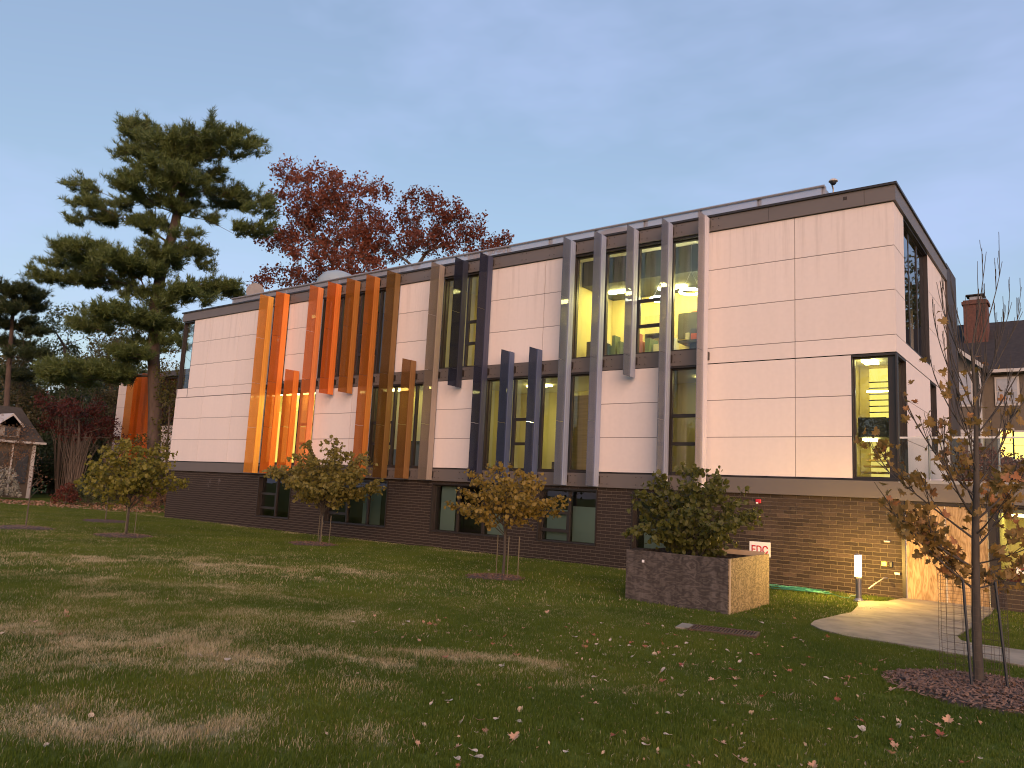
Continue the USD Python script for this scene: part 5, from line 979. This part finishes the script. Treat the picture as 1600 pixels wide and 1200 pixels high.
# ------------------------------------------------------------------ fallen leaves
rng = np.random.default_rng(202)
KINDS = [('pale', G_PALE, 'heart', .055, 'pale curled fallen leaf lying on the lawn', 'pale fallen leaves on the lawn'), ('orange', G_ORANGE, 'maple', .074, 'orange red fallen maple leaf lying on the lawn', 'orange red fallen leaves on the lawn'), ('tan', G_TAN, 'maple', .076, 'tan brown fallen maple leaf lying on the lawn', 'tan fallen leaves on the lawn')]
first = [None] * 3
def put_leaf(k, x, y, s):
    nm, m_, shp, size, lab, grp = KINDS[k]
    t = thing('fallen_leaf', lab, 'leaf', (x, y, float(gz(x, y)) + rng.uniform(.018, .036)), rng.uniform(0, 360), grp)
    t.AddRotateXOp().Set(float(rng.normal(0, 32))); t.AddScaleOp().Set(Gf.Vec3f(s, s, s))
    if first[k] is None:
        lm = MB(); P = LEAFS[shp]; n = len(P); V = np.column_stack([P * size, .22 * size * (np.abs(P[:, 0]) * 2) ** 1.5 + .1 * size * P[:, 1] ** 2]); V = np.vstack([V, [0, 0, .0]]); lm.add(V, [[i, (i + 1) % n, n] for i in range(n)]); lm.build('blade', m_, t)
        st2 = MB().tube([(0, -size * .45, .004), (.004, -size * .95, .012)], .0016, 4).build('stalk', m_, t); first[k] = t
    else:
        t.GetPrim().GetReferences().AddInternalReference(first[k].GetPath()); t.GetPrim().SetInstanceable(True)
def lawn_spot(w):
    for _ in range(400):
        r = rng.uniform(4.4, w) ; a = rng.uniform(-.62, .60); f2 = FW[:2] / np.linalg.norm(FW[:2]); r2 = RT[:2] / np.linalg.norm(RT[:2]); q = CAM[:2] + f2 * r + r2 * r * a
        dens = .10 + .90 * float(sstep(-.25, .45, a)) * (1.0 if r < 11 else .5)
        if r > 12 and a < .1: dens *= .35
        if rng.random() < dens and q[1] < -.6 and not in_path(q[0], q[1], .05) and not any((q[0] - bx) ** 2 + (q[1] - by) ** 2 < (rr_ * .8) ** 2 for (bx, by), (rr_, s_) in BEDS.items()) and not shapely.contains_xy(shapely.Polygon([c_, c_ + u_, c_ + u_ + w_, c_ + w_]).buffer(.1), q[0], q[1]): return q
heaps = [lawn_spot(11.5) for _ in range(16)]
for i in range(230):
    q = lawn_spot(12.5 if i < 190 else 22)
    if i < 190 and rng.random() < .55:
        q2 = heaps[rng.integers(16)] + rng.normal(0, .42, 2)
        if q2[1] < -.6 and not in_path(q2[0], q2[1], .05): q = q2
    put_leaf(int(rng.choice([0, 1, 2], p=[.52, .2, .28])), q[0], q[1], rng.uniform(.45, 1.2))
for (x, y) in ((.9, -3.2), (1.2, -5.9), (.4, -5.5), (1.9, -6.6), (.2, -2.4), (1.5, -2.9)):
    t = thing('fallen_leaf', 'small brown leaf lying on the concrete path', 'leaf', (x, y, float(gz(x, y)) + .042), rng.uniform(0, 360), 'brown leaves on the path'); m = MB(); P = LEAFS['rhomb']; m.add(np.vstack([np.column_stack([P * .09, .02 * np.abs(P[:, 0])]), [[0, 0, .006]]]), [[i, (i + 1) % 4, 4] for i in range(4)]); m.build('blade', L_BROWN, t)
bits = np.array([lawn_spot(14) for _ in range(420)]); m = MB(); leaf_cloud(m, np.column_stack([bits, gz(bits[:, 0], bits[:, 1]) + .028]), [.1, .1, .006], 1, .034, 'rhomb', rng, 0, .6)
tag(m.build('leaf_fragments', leafmat('leaf_bits', [(.40, .32, .22), (.30, .17, .09), (.5, .44, .34)], .1), None), 'small pale leaf fragments scattered through the grass', 'leaf fragments', None, 'stuff')
# leaf litter under the far shrubs
m = MB(); c = np.column_stack([rng.uniform(-46, -33.5, 1500), rng.uniform(-6.5, 5, 1500), np.zeros(1500)]); k = (c[:, 1] > -6.5 + 0 * c[:, 0]) & ((c[:, 0] + 34) * -.55 + (c[:, 1] - 1) * .8 > 0.2 - 1.6 * rng.random(1500)); c = c[k]; c[:, 2] = gz(c[:, 0], c[:, 1]) + .06
leaf_cloud(m, c, [.1, .1, .01], 2, .16, 'rhomb', rng, 0, .85); lt = m.build('leaf_litter', leafmat('litter', [(.16, .09, .05), (.26, .15, .08), (.42, .33, .24)], 0), None); tag(lt, 'brown leaf litter along the far left edge of the lawn', 'leaf litter', None, 'stuff')
